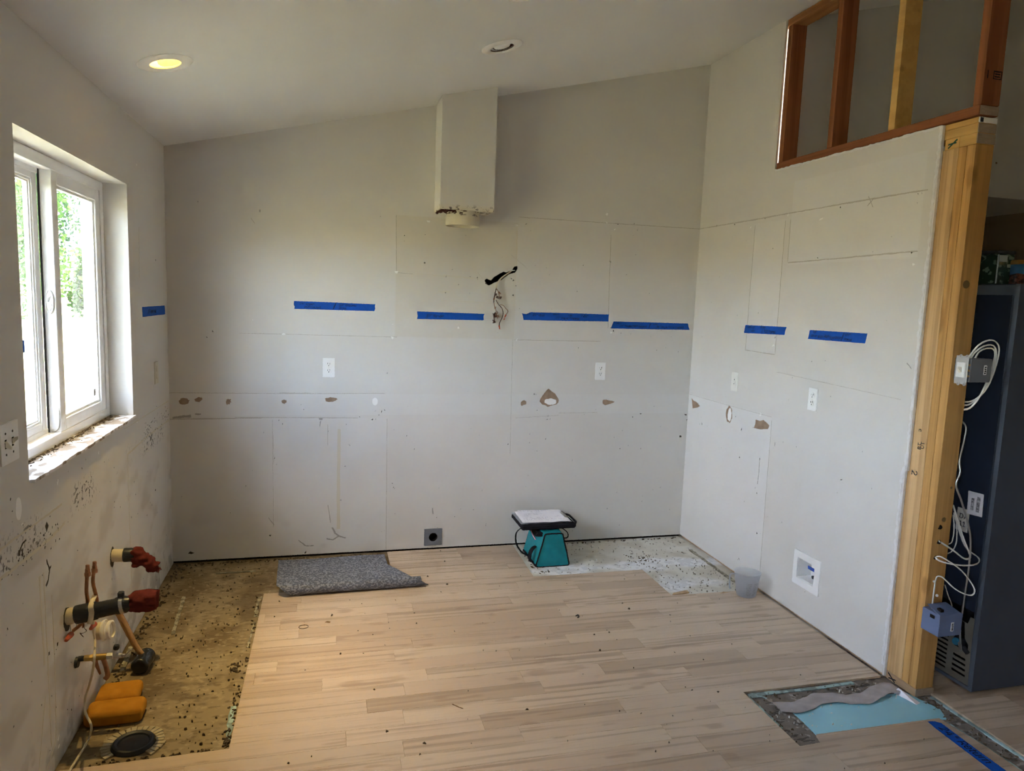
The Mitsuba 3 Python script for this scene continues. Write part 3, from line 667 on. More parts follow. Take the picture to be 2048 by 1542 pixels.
dots = [(*(-0.217, 2.136), .006), (*(-0.422, 2.126), .006), (*(-0.737, 2.131), .006), (*(-1.358, 2.122), .005), (*(-1.83, 2.125), .005), (*(-1.853, 2.126), .005), (*(-1.829, 2.09), .005), (*(-1.827, 1.881), .005), (*(-1.221, 1.889), .006), (*(-0.92, 1.463), .007), (*(-0.663, 0.725), .007), (*(-0.866, 0.76), .008), (*(-0.844, 0.585), .006), (*(-0.867, 0.559), .006), (*(-0.898, 0.326), .007), (*(-0.739, 0.113), .008), (*(-1.538, 0.81), .007), (*(-0.174, 0.84), .005), (*(-0.187, 0.889), .004), (*(-0.2, 0.844), .006), (*(-0.662, 0.897), .007), (*(-0.663, 0.888), .005)]
dots += [(g.uniform(-1.8, -0.05), g.uniform(0.1, 2.1), g.uniform(.0012, .003)) for _ in range(60)]
put('wall_right', 'nail_hole', specks('R', dots, 15, 0.0006), 'm_grime', kind='stuff')
put('wall_right', 'scratch', cat([plate(ribbon(q, w_, 120 + i, 0.5, 0.012), 'R', 0, 0.0005) for i, (q, w_) in enumerate([([(-0.866, 0.76), (-0.871, 0.681), (-0.865, 0.612)], .005), ([(-0.997, 0.884), (-0.995, 0.863)], .005), ([(-1.864, 1.411), (-1.891, 1.388)], .004), ([(-1.541, 2.151), (-1.575, 2.1)], .003), ([(-1.54, 2.109), (-1.576, 2.14)], .003)])]), 'm_pencil', kind='stuff')
put('wall_right', 'paint_chip', specks('R', [(*(-0.948, 2.129), .010), (*(-0.598, 2.093), .010), (*(-1.223, 2.076), .014), (*(-1.844, 1.83), .008), (*(-0.912, 1.418), .013), (*(-0.841, 1.016), .012)], 16), 'm_pale', kind='stuff')
X0, X1 = W + 0.0135, 3.392                                   # the framing behind the drywall, 38 x 89 mm timber
put('wall_right', 'sole_plate', box(X0, X1 + 0.008, -2.074, -0.01, 0.001, 0.037, 0.002), 'm_sole', label='rough sole plate under the post with a cross marked on it')
put('wall_right', 'plate_end', box(X0 + 0.001, X1 + 0.007, -2.0765, -2.0738, 0.003, 0.035), 'm_endgrain', label='sawn end of the sole plate')
for i, (a, b) in enumerate([(-1.997, -1.908), (-2.0355, -1.9985), (-2.0755, -2.0375)]):
    put('wall_right', 'post_stud', box(X0, X1, a, b, 0.038, 2.284, 0.0015), 'm_stud_pale' if i == 0 else 'm_stud_new', label='pale stud with wide looping grain' if i == 0 else None)
put('wall_right', 'post_block', box(X0 - 0.0003, X1 - 0.001, -1.998, -1.93, 2.285, 2.3255, 0.001), 'm_stud_gold', label='short block marked with a dark green cross')
put('wall_right', 'post_block', box(X0, X1, -2.0755, -1.999, 2.285, 2.3255, 0.001), 'm_stud_gold')
put('wall_right', 'post_plate', box(X0, X1, -2.0755, -1.20, 2.3265, 2.3625, 0.001), 'm_stud_gold')
put('wall_right', 'post_plate', box(X0, X1, -2.0755, -1.20, 2.3635, 2.3855, 0.001), 'm_stud_gold')
put('wall_right', 'upper_plate', box(X0 - 0.003, X1 + 0.002, -2.0765, -0.79, 2.3925, 2.4295, 0.0015), 'm_plate_red', label='dark red-brown plate that carries the upper studs')
for a, b, e in ((2.2865, 2.3245, 0), (2.3275, 2.3615, 0), (2.3645, 2.3845, 0), (2.3945, 2.4275, 0.001)):
    put('wall_right', 'plate_end', box(X0 + 0.001, X1 - 0.001 + e, -2.0785, -2.0752, a, b), 'm_endgrain' if a < 2.36 or a > 2.39 else 'm_pale')
put('wall_right', 'ink_mark', cat([plate(ribbon([(-1.946, 2.304), (-1.985, 2.306)], .005, 131, .3), 'R', -0.0128, -0.0118), plate(ribbon([(-1.948, 2.289), (-1.988, 2.318)], .005, 132, .3), 'R', -0.0128, -0.0118)]), 'm_ink_green', label='dark green cross')
put('wall_right', 'pencil_cross', cat([plate(ribbon([(-1.925, 0.032), (-1.965, 0.004)], .004, 133, .3), 'R', -0.0134, -0.0115), plate(ribbon([(-1.930, 0.010), (-1.968, 0.018)], .004, 134, .3), 'R', -0.0134, -0.0115)]), 'm_ink', label='black cross on the sole plate')
m = box(X0 + 0.005, X0 + 0.02, -2.0795, -2.0786, 2.366, 2.383)
put('wall_right', 'ink_stamp', m, 'm_ink', label='black stamp on the white plate end')
for i, y in enumerate((-0.84, -1.238, -1.643, -2.079)):
    put('wall_right', 'upper_stud', box(X0, X1, y, y + 0.038, 2.431, ceil_z(X0) - 0.04, 0.0015), 'm_stud_gold' if i == 2 else 'm_stud_red', label=('bright yellow upper stud' if i == 2 else None))
put('wall_right', 'top_plate', box(X0, X1, -2.3, -0.765, ceil_z(X0) - 0.039, ceil_z(X0) - 0.002, 0.0015), 'm_plate_top')
sp = [(3.346, -2.08, 2.554), (3.384, -2.08, 2.558), (3.386, -2.08, 2.527), (3.35, -2.08, 2.527)]
sx = [q[0] for q in sp]; sz = [q[2] for q in sp]
bars = [box(min(sx), max(sx), -2.0802, -2.0791, max(sz) - 0.004, max(sz)), box(min(sx), max(sx), -2.0802, -2.0791, min(sz), min(sz) + 0.003), box(min(sx), min(sx) + 0.003, -2.0802, -2.0791, min(sz), max(sz)), box(max(sx) - 0.003, max(sx), -2.0802, -2.0791, min(sz), max(sz))]
bars += [box(min(sx) + 0.006, max(sx) - 0.008, -2.0802, -2.0791, min(sz) + 0.008 + 0.009 * i, min(sz) + 0.012 + 0.009 * i) for i in range(3)] + [box(3.318, 3.321, -2.0802, -2.0791, min(sz), max(sz))]
put('wall_right', 'grade_stamp', cat(bars), 'm_ink', label='black printed grade stamp on the end stud')
tm = []
for txt, uv_ in (('10', (-1.968, 1.09)), ('18', (-1.953, 1.083)), ('c', (-1.95, 1.141)), ('2', (-1.936, 0.962))):
    t_ = meshkit.text_mesh(txt, 0.018 if txt != '2' else 0.03, 0.0008)
    t_.apply_transform(trimesh.transformations.rotation_matrix(-math.pi / 2, (0, 0, 1)))
    t_.apply_scale((1, 1, 1))
    v = t_.vertices
    tm.append(trimesh.Trimesh(np.stack([np.full(len(v), X0) - v[:, 2], uv_[0] - v[:, 0], uv_[1] + v[:, 1]], 1), t_.faces[:, ::-1], process=False))
put('wall_right', 'pencil_figures', cat(tm), 'm_ink')
knots = [((3.303, -1.947, 0.96), .010), ((3.303, -2.066, 0.884), .010)]
put('wall_right', 'knot', cat([rod((X1 - 0.06 + 0.02 * i, -2.0753, z), (X1 - 0.06 + 0.02 * i, -2.0764, z), r, n=14) for i, (z, r) in enumerate([(1.745, .016), (0.78, .010), (0.915, .005), (0.11, .004), (2.22, .004)])]), 'm_cork')

# ceiling, eave and the walls further off
x0, x1 = -0.52, XR + 0.1
plan = sbox(-0.165, YB - 0.1, x1, YF + 0.1)
for lx, ly in LAMPS:
    plan = plan.difference(affinity.scale(Point(lx, ly).buffer(0.0555, quad_segs=12), 0.972, 1.0))
m = trimesh.creation.extrude_polygon(plan, 0.14, engine='earcut')
m.vertices[:, 2] += ceil_z(m.vertices[:, 0])
single('ceiling', m, 'm_ceiling', 'plain sloped ceiling with recessed lamps', kind='structure')
single('roof', cat([hull([(x, y, ceil_z(x) + d) for x in (x0, x1) for y in (YB - 0.6, 1.2) for d in (0.145, 0.22)])]), 'm_roof', 'dark roof over the sloped ceiling', kind='structure')
single('trim_1', cat([hull([(x, y, ceil_z(x) + d) for x in (x0, -0.19) for y in (YB - 0.6, 1.2) for d in (0.115, 0.144)]), box(x0 - 0.02, x0, YB - 0.6, 1.2, ceil_z(x0) - 0.02, ceil_z(x0) + 0.20)]), 'm_siding', 'pale eave board outside the window', kind='structure')
single('wall_far', plate(Polygon([(X1 + 0.001, 2.352), (XR, 2.352), (XR, ceil_z(XR)), (X1 + 0.001, ceil_z(X1))]), 'B', 0.66, 0.78), 'm_wall', 'dim painted wall seen between the upper studs', kind='structure')
single('ceiling_alcove', box(X1 + 0.001, XR, -0.66, YF, 2.352, 2.40), 'm_wall', 'low ceiling of the recess behind the refrigerator', kind='structure')
single('wall_alcove', box(X1 - 0.3, XR + 0.1, YF, YF + 0.1, 0.0, 2.45), 'm_wall', 'dark end wall of the recess behind the refrigerator', kind='structure')
single('wall_alcove_side', box(X1 + 0.0, X1 + 0.012, -0.72, YF, 0.0, 2.35), 'm_wall', 'side wall of the recess', kind='structure')
single('wall_outer', box(XR, XR + 0.1, YB, YF, 0.0, ceil_z(XR)), 'm_wall_low_bounce', 'far side wall of the next room', kind='structure')
single('wall_rear', plate(Polygon([(0, 0), (XR, 0), (XR, ceil_z(XR)), (0, H0)]), "B", -YB, -YB + 0.1), 'm_wall_low_bounce', 'wall behind the camera', kind='structure')

# ------------------------------------------------------------------ the window, a sliding one with two sashes, and one added behind the camera for fill light
WN = thing('window_1', 'white sliding window in the dim left wall with garden outside', None, kind='structure')
Y0, Y1, Z0, Z1 = -1.975, -0.776, 1.018, 2.073


def ring(xa, xb, ya, yb, za, zb, w, wt=None, wb=None, bevel=0.002):
    wt, wb = wt or w, wb or w
    return cat([box(xa, xb, ya, ya + w, za, zb, bevel), box(xa, xb, yb - w, yb, za, zb, bevel), box(xa, xb, ya + w, yb - w, zb - wt, zb, bevel), box(xa, xb, ya + w, yb - w, za, za + wb, bevel)])


put(WN, 'frame', cat([ring(-0.178, -0.098, Y0, Y1, Z0, Z1, 0.042), ring(-0.148, -0.142, Y0 + .04, Y1 - .04, Z0 + .04, Z1 - .04, 0.02)]), 'm_vinyl')
sa = fresh(WN + '__sliding_sash')
scene[sa] = mikit.ply(cat([ring(-0.140, -0.100, -1.388, -0.826, 1.061, 2.034, 0.056, 0.05, 0.044), ring(-0.128, -0.108, -1.334, -0.880, 1.104, 1.985, 0.012)]), 'm_vinyl', False)
put(sa, 'pane', box(-0.1185, -0.1175, -1.325, -0.89, 1.112, 1.976), 'm_glass')
sb = fresh(WN + '__fixed_sash')
scene[sb] = mikit.ply(cat([ring(-0.176, -0.145, -1.935, -1.394, 1.058, 2.036, 0.046), ring(-0.172, -0.150, -1.891, -1.438, 1.102, 1.992, 0.010, bevel=0.001), ring(-0.168, -0.155, -1.883, -1.446, 1.110, 1.984, 0.008, bevel=0.001)]), 'm_vinyl', False)
put(sb, 'pane', box(-0.1615, -0.1605, -1.885, -1.445, 1.105, 1.985), 'm_glass')
put(WN, 'weather_strip', cat([box(-0.1445, -0.1402, -1.394, -1.384, 1.06, 2.034), box(-0.139, -0.102, -0.8255, -0.8225, 1.06, 2.03)]), 'm_rubber_grey')
lk = fresh(WN + '__latch')
a = np.linspace(0, 2 * np.pi, 40, endpoint=False)
oval = Polygon(np.stack([-0.120 + 0.0145 * np.cos(a), 1.552 + 0.045 * np.sin(a)], 1))
m = trimesh.creation.extrude_polygon(oval.difference(oval.buffer(-0.003)), 0.010, engine='earcut')
base = trimesh.creation.extrude_polygon(oval, 0.004, engine='earcut')
xz = lambda m_, y: trimesh.Trimesh(np.stack([m_.vertices[:, 0], y - m_.vertices[:, 2], m_.vertices[:, 1]], 1), m_.faces, process=False)
scene[lk] = mikit.ply(cat([xz(base, -1.388), xz(m, -1.388)]), 'm_vinyl', False)
put(lk, 'lever', tube([(-0.112, -1.396, 1.578), (-0.123, -1.398, 1.566), (-0.126, -1.399, 1.552), (-0.114, -1.399, 1.545), (-0.113, -1.398, 1.532), (-0.122, -1.396, 1.520)], 0.0032, 8), 'm_vinyl', smooth=True)
put(WN, 'lock_wire', tube([(-0.106, -1.3895, 1.155), (-0.104, -1.392, 1.125), (-0.107, -1.391, 1.08), (-0.12, -1.391, 1.064), (-0.135, -1.392, 1.066)], 0.0015, 6), 'm_scuff', smooth=True)
yy = np.linspace(Y0 + 0.002, Y1 - 0.002, 60)
prof = Polygon(np.vstack([np.stack([yy, 0.012 + 0.003 * meshkit.noise(np.stack([yy * 16, yy * 0, yy * 0], 1)) + 0.004 * (meshkit.noise(np.stack([yy * 45, yy * 0 + 3, yy * 0], 1)) > 0.6)], 1), [[Y1 - 0.002, -0.0975], [Y0 + 0.002, -0.0975]]]))
m = trimesh.creation.extrude_polygon(prof, 0.010, engine='earcut')
m = trimesh.Trimesh(np.stack([m.vertices[:, 1], m.vertices[:, 0], 1.0135 + m.vertices[:, 2]], 1), m.faces[:, ::-1], process=False)
put(WN, 'sill', m, 'm_sill', label='white sill with dirt along the frame and a broken front edge')
g = np.random.default_rng(31)
pts = [(-0.094 + abs(g.normal(0, 0.016)), g.uniform(Y0 + .02, Y1 - .02), g.uniform(.0015, .005)) for _ in range(320)]
put(WN, 'sill_dirt', specks('F', pts, 32, 0.003).apply_translation((0, 0, 1.0235)), 'm_debris', label='dark dirt and crumbs along the window track', kind='stuff')
put(WN, 'sash_label', box(-0.1170, -0.1166, -0.935, -0.905, 1.135, 1.165), 'm_scuff')
ADDED_WIN = thing('added_window_2', 'white window added behind the camera to let in fill light', None, kind='structure')  # unseen opening, added to bring fill light in from the left
put(ADDED_WIN, 'frame', cat([ring(-0.16, -0.08, -5.75, -4.62, 0.95, 2.07, 0.05), box(-0.15, -0.09, -5.20, -5.16, 1.0, 2.02)]), 'm_vinyl')
put(ADDED_WIN, 'pane', box(-0.112, -0.110, -5.70, -5.20, 1.0, 2.02), 'm_glass')
put(ADDED_WIN, 'pane', box(-0.112, -0.110, -5.16, -4.67, 1.0, 2.02), 'm_glass')
tp = single('window_tape', box(-0.1600, -0.1592, -1.86, -1.527, 1.375, 1.418), 'm_tape', 'short blue tape on the window glass', 'tape')

# outside: rising field, a hedge of trees
gx, gy = np.meshgrid(np.linspace(-90, 30, 61), np.linspace(-60, 90, 76), indexing='ij')
gz = -0.45 + 1.75 * np.clip((np.hypot(gx + 2, gy) - 4) / 34, 0, 1) ** 0.8 + 0.10 * meshkit.fbm(np.stack([gx * 0.3, gy * 0.3, gx * 0], -1), 3)
gz = np.where((gx > -1.0), -0.6, gz)
single('ground', grid(np.stack([gx, gy, gz], -1)), 'm_grass', 'sunlit straw-coloured field outside the window', smooth=True, kind='structure')


def tree(cx, cy, z0, h, r, seed, leaf, label, group):
    g = np.random.default_rng(seed)
    key = thing('tree', label, 'tree', group)
    put(key, 'trunk', tube([(cx, cy, z0 - 0.3), (cx + 0.1, cy, z0 + h * 0.3), (cx - 0.1, cy + 0.1, z0 + h * 0.75)], [0.22, 0.06], 8), 'm_bark', smooth=True)
    n = 6000
    c = g.normal(size=(60, 3)) * [0.45, 0.45, 0.42]
    c /= np.maximum(np.linalg.norm(c, axis=1, keepdims=True), 1.0)
    k = c[g.integers(0, 60, n)] + g.normal(size=(n, 3)) * 0.16
    pos = np.array([cx, cy, z0 + h * 0.54]) + k * [r, r, h * 0.50]
    a, b = g.normal(size=(n, 3)), g.normal(size=(n, 3))
    a /= np.linalg.norm(a, axis=1, keepdims=True)
    b -= a * (a * b).sum(1, keepdims=True)
    b /= np.linalg.norm(b, axis=1, keepdims=True)
    s = g.uniform(0.055, 0.13, (n, 1))
    v = np.stack([pos - a * s, pos + b * s * 0.5, pos + a * s, pos - b * s * 0.5], 1).reshape(-1, 3)
    f = np.arange(4 * n).reshape(-1, 4)
    put(key, 'foliage', (v, f), leaf, kind='stuff')


for i, (cx, cy, h, r, leaf, lab) in enumerate([
        (-8.2, 19.0, 5.2, 1.7, 'm_leaf', 'bright green leafy tree seen through the fixed pane'), (-5.9, 25.5, 8.5, 1.6, 'm_leaf_dark', 'dark blue-green tree seen through the sliding pane'),
        (-9.9, 27.0, 9.5, 2.0, 'm_leaf_dark', 'tall dark tree behind the bright green one'), (-6.0, 20.6, 2.4, 0.9, 'm_leaf', 'low green bush in front of the dark tree outside'),
        (-2.6, 26.5, 9.0, 1.5, 'm_leaf_dark', 'dark tree at the right end of the tree row outside')]):
    tree(cx, cy, 0.3, h, r, 50 + i, leaf, lab, None)

# ------------------------------------------------------------------ recessed lamps in the sloped ceiling
NRM = np.array([SLOPE, 0, -1.0]) / math.hypot(SLOPE, 1)         # out of the ceiling, down into the room


def can(cx, cy, lit, label):
    key = thing('recessed_light', label, 'ceiling light')
    o = np.array([cx, cy, ceil_z(cx)])
    put(key, 'trim_ring', lathe([(0.056, -0.0005), (0.056, 0.004), (0.060, 0.0065), (0.088, 0.005), (0.0985, 0.0015), (0.0985, 0.0002)], o, NRM, 56), 'm_trim_white', smooth=40)
    if lit:
        put(key, 'baffle', lathe([(0.0555, 0.004), (0.056, -0.0), (0.052, -0.022), (0.044, -0.045), (0.036, -0.05)], o, NRM, 48), 'm_baffle_glow', smooth=60)
        put(key, 'bulb_face', rod(o - NRM * 0.040, o - NRM * 0.024, 0.040, 0.036, 32), 'm_lens', emitter={'type': 'area', 'radiance': {'type': 'rgb', 'value': list(LAMP_FACE)}})
    else:
        put(key, 'baffle', lathe([(0.0555, 0.004), (0.056, 0.0), (0.052, -0.02), (0.05, -0.03), (0.0, -0.032)], o, NRM, 48), 'm_soot', smooth=60)
        put(key, 'bulb_face', lathe([(0.0, 0.006), (0.018, 0.005), (0.036, 0.001), (0.0425, -0.008), (0.042, -0.02)], o, NRM, 40), 'm_lens', smooth=60)
    return o


o = can(*LAMPS[0], True, 'round recessed ceiling light that is switched on, glowing yellow')
can(*LAMPS[1], False, 'round recessed ceiling light, off, right of the glowing one')
can(*LAMPS[2], False, 'round recessed ceiling light cut off by the top of the picture')
q = o - NRM * 0.020
scene['lamp_beam'] = {'type': 'spot', 'intensity': {'type': 'rgb', 'value': list(LAMP_SPOT)}, 'cutoff_angle': 34.0, 'beam_width': 2.0,
                      'to_world': T().look_at(origin=q.tolist(), target=(q + NRM).tolist(), up=[0, 1, 0])}

# ------------------------------------------------------------------ vent chase with its duct collar
CH = thing('vent_chase', 'white boxed duct chase hanging on the back wall under the ceiling', 'vent chase')
cx0, cx1, cd = 1.500, 1.818, 0.235
zz = 2.126
pan = [hull([(x, y, z) for (x, y) in [(cx0, -cd), (cx1, -cd), (cx1, -cd + 0.013), (cx0, -cd + 0.013)] for z in (zz, ceil_z(x) - 0.001)])]
for xa in (cx0, cx1 - 0.013):
    pan.append(hull([(x, y, z) for (x, y) in [(xa, -cd + 0.0131), (xa + 0.013, -cd + 0.0131), (xa + 0.013, -0.001), (xa, -0.001)] for z in (zz + 0.001, ceil_z(x) - 0.001)]))
put(CH, 'panel', pan[0], 'm_chase')
put(CH, 'panel', pan[1], 'm_chase')
put(CH, 'panel', pan[2], 'm_chase')
co = np.array([((1.652, 2.081))[0], -0.130, 0])
bottom = sbox(cx0 + .013, -cd + .013, cx1 - .013, -0.002).difference(Point(co[0] - 0.012, -0.13).buffer(0.097)).difference(unary_union([ragged(1.545, -0.19, .045, .035, 71, rough=.4), ragged(1.755, -0.10, .03, .05, 72)]))
m = cat([trimesh.creation.extrude_polygon(q_, 0.012, engine='earcut') for q_ in getattr(bottom, 'geoms', [bottom])])
m.apply_translation((0, 0, zz + 0.004))
put(CH, 'underside', m, 'm_chase', label='broken lower board of the chase')
put(CH, 'soot', cat([hull(np.array([1.53 + 0.018 * i, -0.215 + 0.012 * (i % 3), 2.118 + 0.006 * ((i * 7) % 4)]) + np.random.default_rng(90 + i).normal(size=(10, 3)) * [0.012, 0.008, 0.009]) for i in range(5)] +
    [hull(np.array([1.512, -0.05 - 0.05 * i, 2.123]) + np.random.default_rng(100 + i).normal(size=(9, 3)) * [0.008, 0.014, 0.006]) for i in range(4)]), 'm_soot', label='dark torn foam and soot at the broken corner', kind='stuff')
put(CH, 'duct_collar', lathe([(0.098, 0.095), (0.0985, 0.06), (0.1015, 0.055), (0.1015, 0.0), (0.0975, 0.0), (0.096, 0.012), (0.094, 0.10)], (co[0], -0.13, 2.043), (0.012, 0.0, 1), 56), 'm_duct', smooth=40, label='round cream metal duct collar with flaking edge')
put(CH, 'duct_dark', lathe([(0.0, 0.0), (0.093, 0.0)], (co[0], -0.13, 2.13), (0, 0, 1), 30), 'm_dark')

# ------------------------------------------------------------------ outlets and switches
def oval_face(frame, u, v, w, h, d0, d1):
    return plate(Point(0, 0).buffer(1, quad_segs=10).intersection(sbox(-1, -.86, 1, .86)).__class__(affinity.translate(affinity.scale(Point(0, 0).buffer(1, quad_segs=10), w / 2, h / 2), u, v).exterior.coords) if False else affinity.translate(affinity.scale(Point(0, 0).buffer(1, quad_segs=10), w / 2, h / 2), u, v), frame, d0, d1)


def outlet(frame, u, v, label, bsdf='m_plastic_white', w=0.070, h=0.115, sign=1):
    key = thing('outlet', label, 'outlet')
    put(key, 'cover_plate', cat([plate(rrect(u - w / 2, u + w / 2, v - h / 2, v + h / 2, .003), frame, 0.0, 0.004), plate(rrect(u - w / 2 + .003, u + w / 2 - .003, v - h / 2 + .003, v + h / 2 - .003, .003), frame, 0.004, 0.0055)]), bsdf)
    for s in (1, -1):
        r = put(key, 'receptacle', cat([oval_face(frame, u, v + s * 0.0195, 0.034, 0.029, 0.0055, 0.0085)]), bsdf)
        sl = [plate(sbox(u + k - .0012, v + s * .0195 + .001, u + k + .0012, v + s * .0195 + .0095), frame, 0.0084, 0.0089) for k in (-.0065, .0065)]
        sl.append(plate(Point(u, v + s * .0195 - .0065).buffer(.0028), frame, 0.0084, 0.0089))
        put(r, 'slots', cat(sl), 'm_dark')
    put(key, 'screw', plate(Point(u, v).buffer(.003), frame, 0.0055, 0.0068), 'm_plastic_ivory')
    return key


outlet('B', 0.884, 1.176, 'white outlet on the back wall below the left blue tape')
outlet('B', 2.627, 1.170, 'white outlet on the back wall right of centre, above the torn spots')
outlet('R', -1.283, 1.168, 'white outlet on the right wall, near the wooden post')
key = thing('phone_jack', 'ivory plate with two tiny jacks on the right wall near the corner', 'wall plate')
u, v = -0.556, 1.171
put(key, 'cover_plate', plate(rrect(u - .035, u + .035, v - .057, v + .057, .003), 'R', 0, 0.005), 'm_plastic_ivory')
put(key, 'insert', plate(rrect(u - .017, u + .017, v - .034, v + .034, .002), 'R', 0.005, 0.0065), 'm_plastic_ivory')
for s in (.013, -.013):
    put(key, 'jack', plate(Point(u, v + s).buffer(.0035), 'R', 0.0065, 0.0072), 'm_dark')
key = thing('painted_outlet', 'paint-covered outlet plate on the dim left wall right of the window', 'outlet')
u, v = -0.315, 1.172
put(key, 'cover_plate', plate(rrect(u - .035, u + .035, v - .058, v + .058, .003), 'L', 0, 0.006), 'm_brush')
for s in (.02, -.02):
    put(key, 'receptacle', oval_face('L', u, v + s, .033, .028, .006, .009), 'm_brush')
key = thing('switch_plate', 'white double switch plate at the left edge beside the window', 'light switch')
u, v = -2.111, 1.168
put(key, 'cover_plate', plate(rrect(u - .058, u + .058, v - .058, v + .058, .004), 'L', 0, 0.006), 'm_plastic_white')
for k, du in enumerate((.0185, -.0275)):
    put(key, 'slot', plate(sbox(u + du - .006, v - .013, u + du + .006, v + .013), 'L', 0.0055, 0.0064), 'm_dark')
    s = 1 if k == 0 else -1
    put(key, 'toggle', hull([(0.006, u + du + a_, v + b_) for a_ in (-.0045, .0045) for b_ in (-.009, .009)] + [(0.021, u + du + a_, v + s * .011 + b_) for a_ in (-.003, .003) for b_ in (-.004, .004)]), 'm_plastic_ivory')
    for e in (.030, -.030):
        put(key, 'screw', plate(Point(u + du, v + e).buffer(.0032), 'L', 0.006, 0.0072), 'm_grime')
key = thing('range_outlet', 'square grey plate with a round black hole, low on the back wall', 'outlet')
put(key, 'cover_plate', plate(rrect(1.480, 1.595, 0.034, 0.144, .004).difference(Point(1.538, 0.088).buffer(.028)), 'B', 0.0, 0.006), 'm_plastic_grey')
put(key, 'socket', lathe([(0.0285, 0.0), (0.0285, -0.04), (0.0, -0.04)], (1.538, -0.004, 0.088), (0, -1, 0), 30), 'm_dark')

# ice-maker valve box in the right wall
VB = thing('valve_box', 'white recessed water valve box low on the right wall', 'valve box')
put(VB, 'flange', plate(rrect(-1.453, -1.245, 0.180, 0.363, .006).difference(box_hole), 'R', 0.0, 0.005), 'm_plastic_white')
xa, xb = W + 0.0, W + 0.085
put(VB, 'housing', cat([box(xa, xb, -1.412, -1.409, .219, .327), box(xa, xb, -1.280, -1.277, .219, .327), box(xa, xb, -1.409, -1.280, .219, .222), box(xa, xb, -1.409, -1.280, .324, .327), box(xb - .003, xb, -1.409, -1.28, .222, .324)]), 'm_plastic_white')
vy = -1.372
put(VB, 'valve_body', cat([rod((W + .05, vy, .222), (W + .05, vy, .275), .011), rod((W + .05, vy, .25), (W + .02, vy, .25), .009), rod((W + .05, vy, .275), (W + .05, vy, .288), .006)]), 'm_rubber_grey', smooth=40)
put(VB, 'handle', cat([box(W + .040, W + .060, -1.385, -1.355, .284, .291, .002), box(W + .034, W + .040, -1.385, -1.310, .272, .290, .002)]), 'm_valve_blue', label='blue lever handle')

# ------------------------------------------------------------------ blue masking tape with handwriting
def written(txt, h, u, v, frame, d, slant=0.18, rot=0.0, flip=1):
    m = meshkit.text_mesh(txt, h, 0.0004)
    vv = np.array(m.vertices)
    x, y = vv[:, 0] + slant * vv[:, 1], vv[:, 1] + 0.0012 * np.sin(vv[:, 0] * 70)
    c, s = math.cos(rot), math.sin(rot)
    vv[:, 0], vv[:, 1] = u + flip * (c * x - s * y), v + (s * x + c * y)
    vv[:, 2] += d
    m2 = trimesh.Trimesh(vv, m.faces if flip > 0 else m.faces[:, ::-1], process=False)
    return place(m2, frame)


def tape(frame, poly, words, label):
    key = thing('tape', label, 'tape')
    put(key, 'strip', plate(Polygon(poly), frame, 0.0002, 0.0008), 'm_tape')
    if words:
        put(key, 'lettering', cat([written(*wd) for wd in words]), 'm_ink')
    return key


d = 0.0008
tape('B', [(.685, 1.567), (.80, 1.5675), (1.156, 1.563), (1.152, 1.552), (1.155, 1.538), (1.150, 1.522), (.685, 1.521), (.689, 1.535), (.683, 1.545)],
     [('24" upper', .013, .715, 1.548, 'B', d), ('wall cabinet', .012, .742, 1.529, 'B', d), ('/', .034, .905, 1.529, 'B', d), ('12" Drawer', .014, .940, 1.546, 'B', d), ('Base', .013, .940, 1.527, 'B', d)], 'blue tape strip on the back wall, left of the one reading 30" Range')
tape('B', [(1.407, 1.528), (1.62, 1.527), (1.831, 1.525), (1.825, 1.510), (1.827, 1.485), (1.62, 1.483), (1.408, 1.482), (1.412, 1.500)],
     [('30" Range', .016, 1.462, 1.497, 'B', d), ('48"', .008, 1.458, 1.486, 'B', d)], 'blue tape strip reading 30" Range, left of the dangling wires')
tape('B', [(2.076, 1.535), (2.105, 1.532), (2.13, 1.545), (2.40, 1.547), (2.669, 1.546), (2.667, 1.524), (2.668, 1.500), (2.40, 1.496), (2.087, 1.494), (2.083, 1.515)],
     [('upper', .008, 2.10, 1.530, 'B', d), ('21" Wall', .014, 2.145, 1.522, 'B', d), ('lower', .011, 2.285, 1.532, 'B', d), ('15" Floor Drawer', .015, 2.298, 1.506, 'B', d), ('base', .010, 2.385, 1.527, 'B', d), ('/ 21"', .015, 2.475, 1.523, 'B', d)], 'long blue tape strip right of the dangling wires on the back wall')
tape('B', [(2.704, 1.501), (2.95, 1.502), (3.247, 1.502), (3.253, 1.480), (3.262, 1.459), (2.95, 1.456), (2.689, 1.454), (2.695, 1.478)],
     [('upper', .009, 2.725, 1.486, 'B', d), ('24" Angle Wall Cabinet', .013, 2.748, 1.468, 'B', d), ('/', .032, 2.955, 1.465, 'B', d), ('lower', .009, 2.99, 1.486, 'B', d), ('36" Angle Floor Cabinet', .013, 3.012, 1.467, 'B', d)], 'blue tape strip on the back wall next to the right corner')
tape('R', [(-.622, 1.520), (-1.015, 1.526), (-1.006, 1.505), (-1.003, 1.482), (-.612, 1.472)],
     [('upper 12"', .012, -.645, 1.505, 'R', d, .18, 0.0, -1), ('wall', .012, -.690, 1.483, 'R', d, .18, 0, -1), ('Base', .015, -.775, 1.508, 'R', d, .18, 0, -1), ('1 9/8 Panel', .018, -.785, 1.484, 'R', d, .18, 0, -1)], 'short blue tape strip on the right wall nearer the corner')
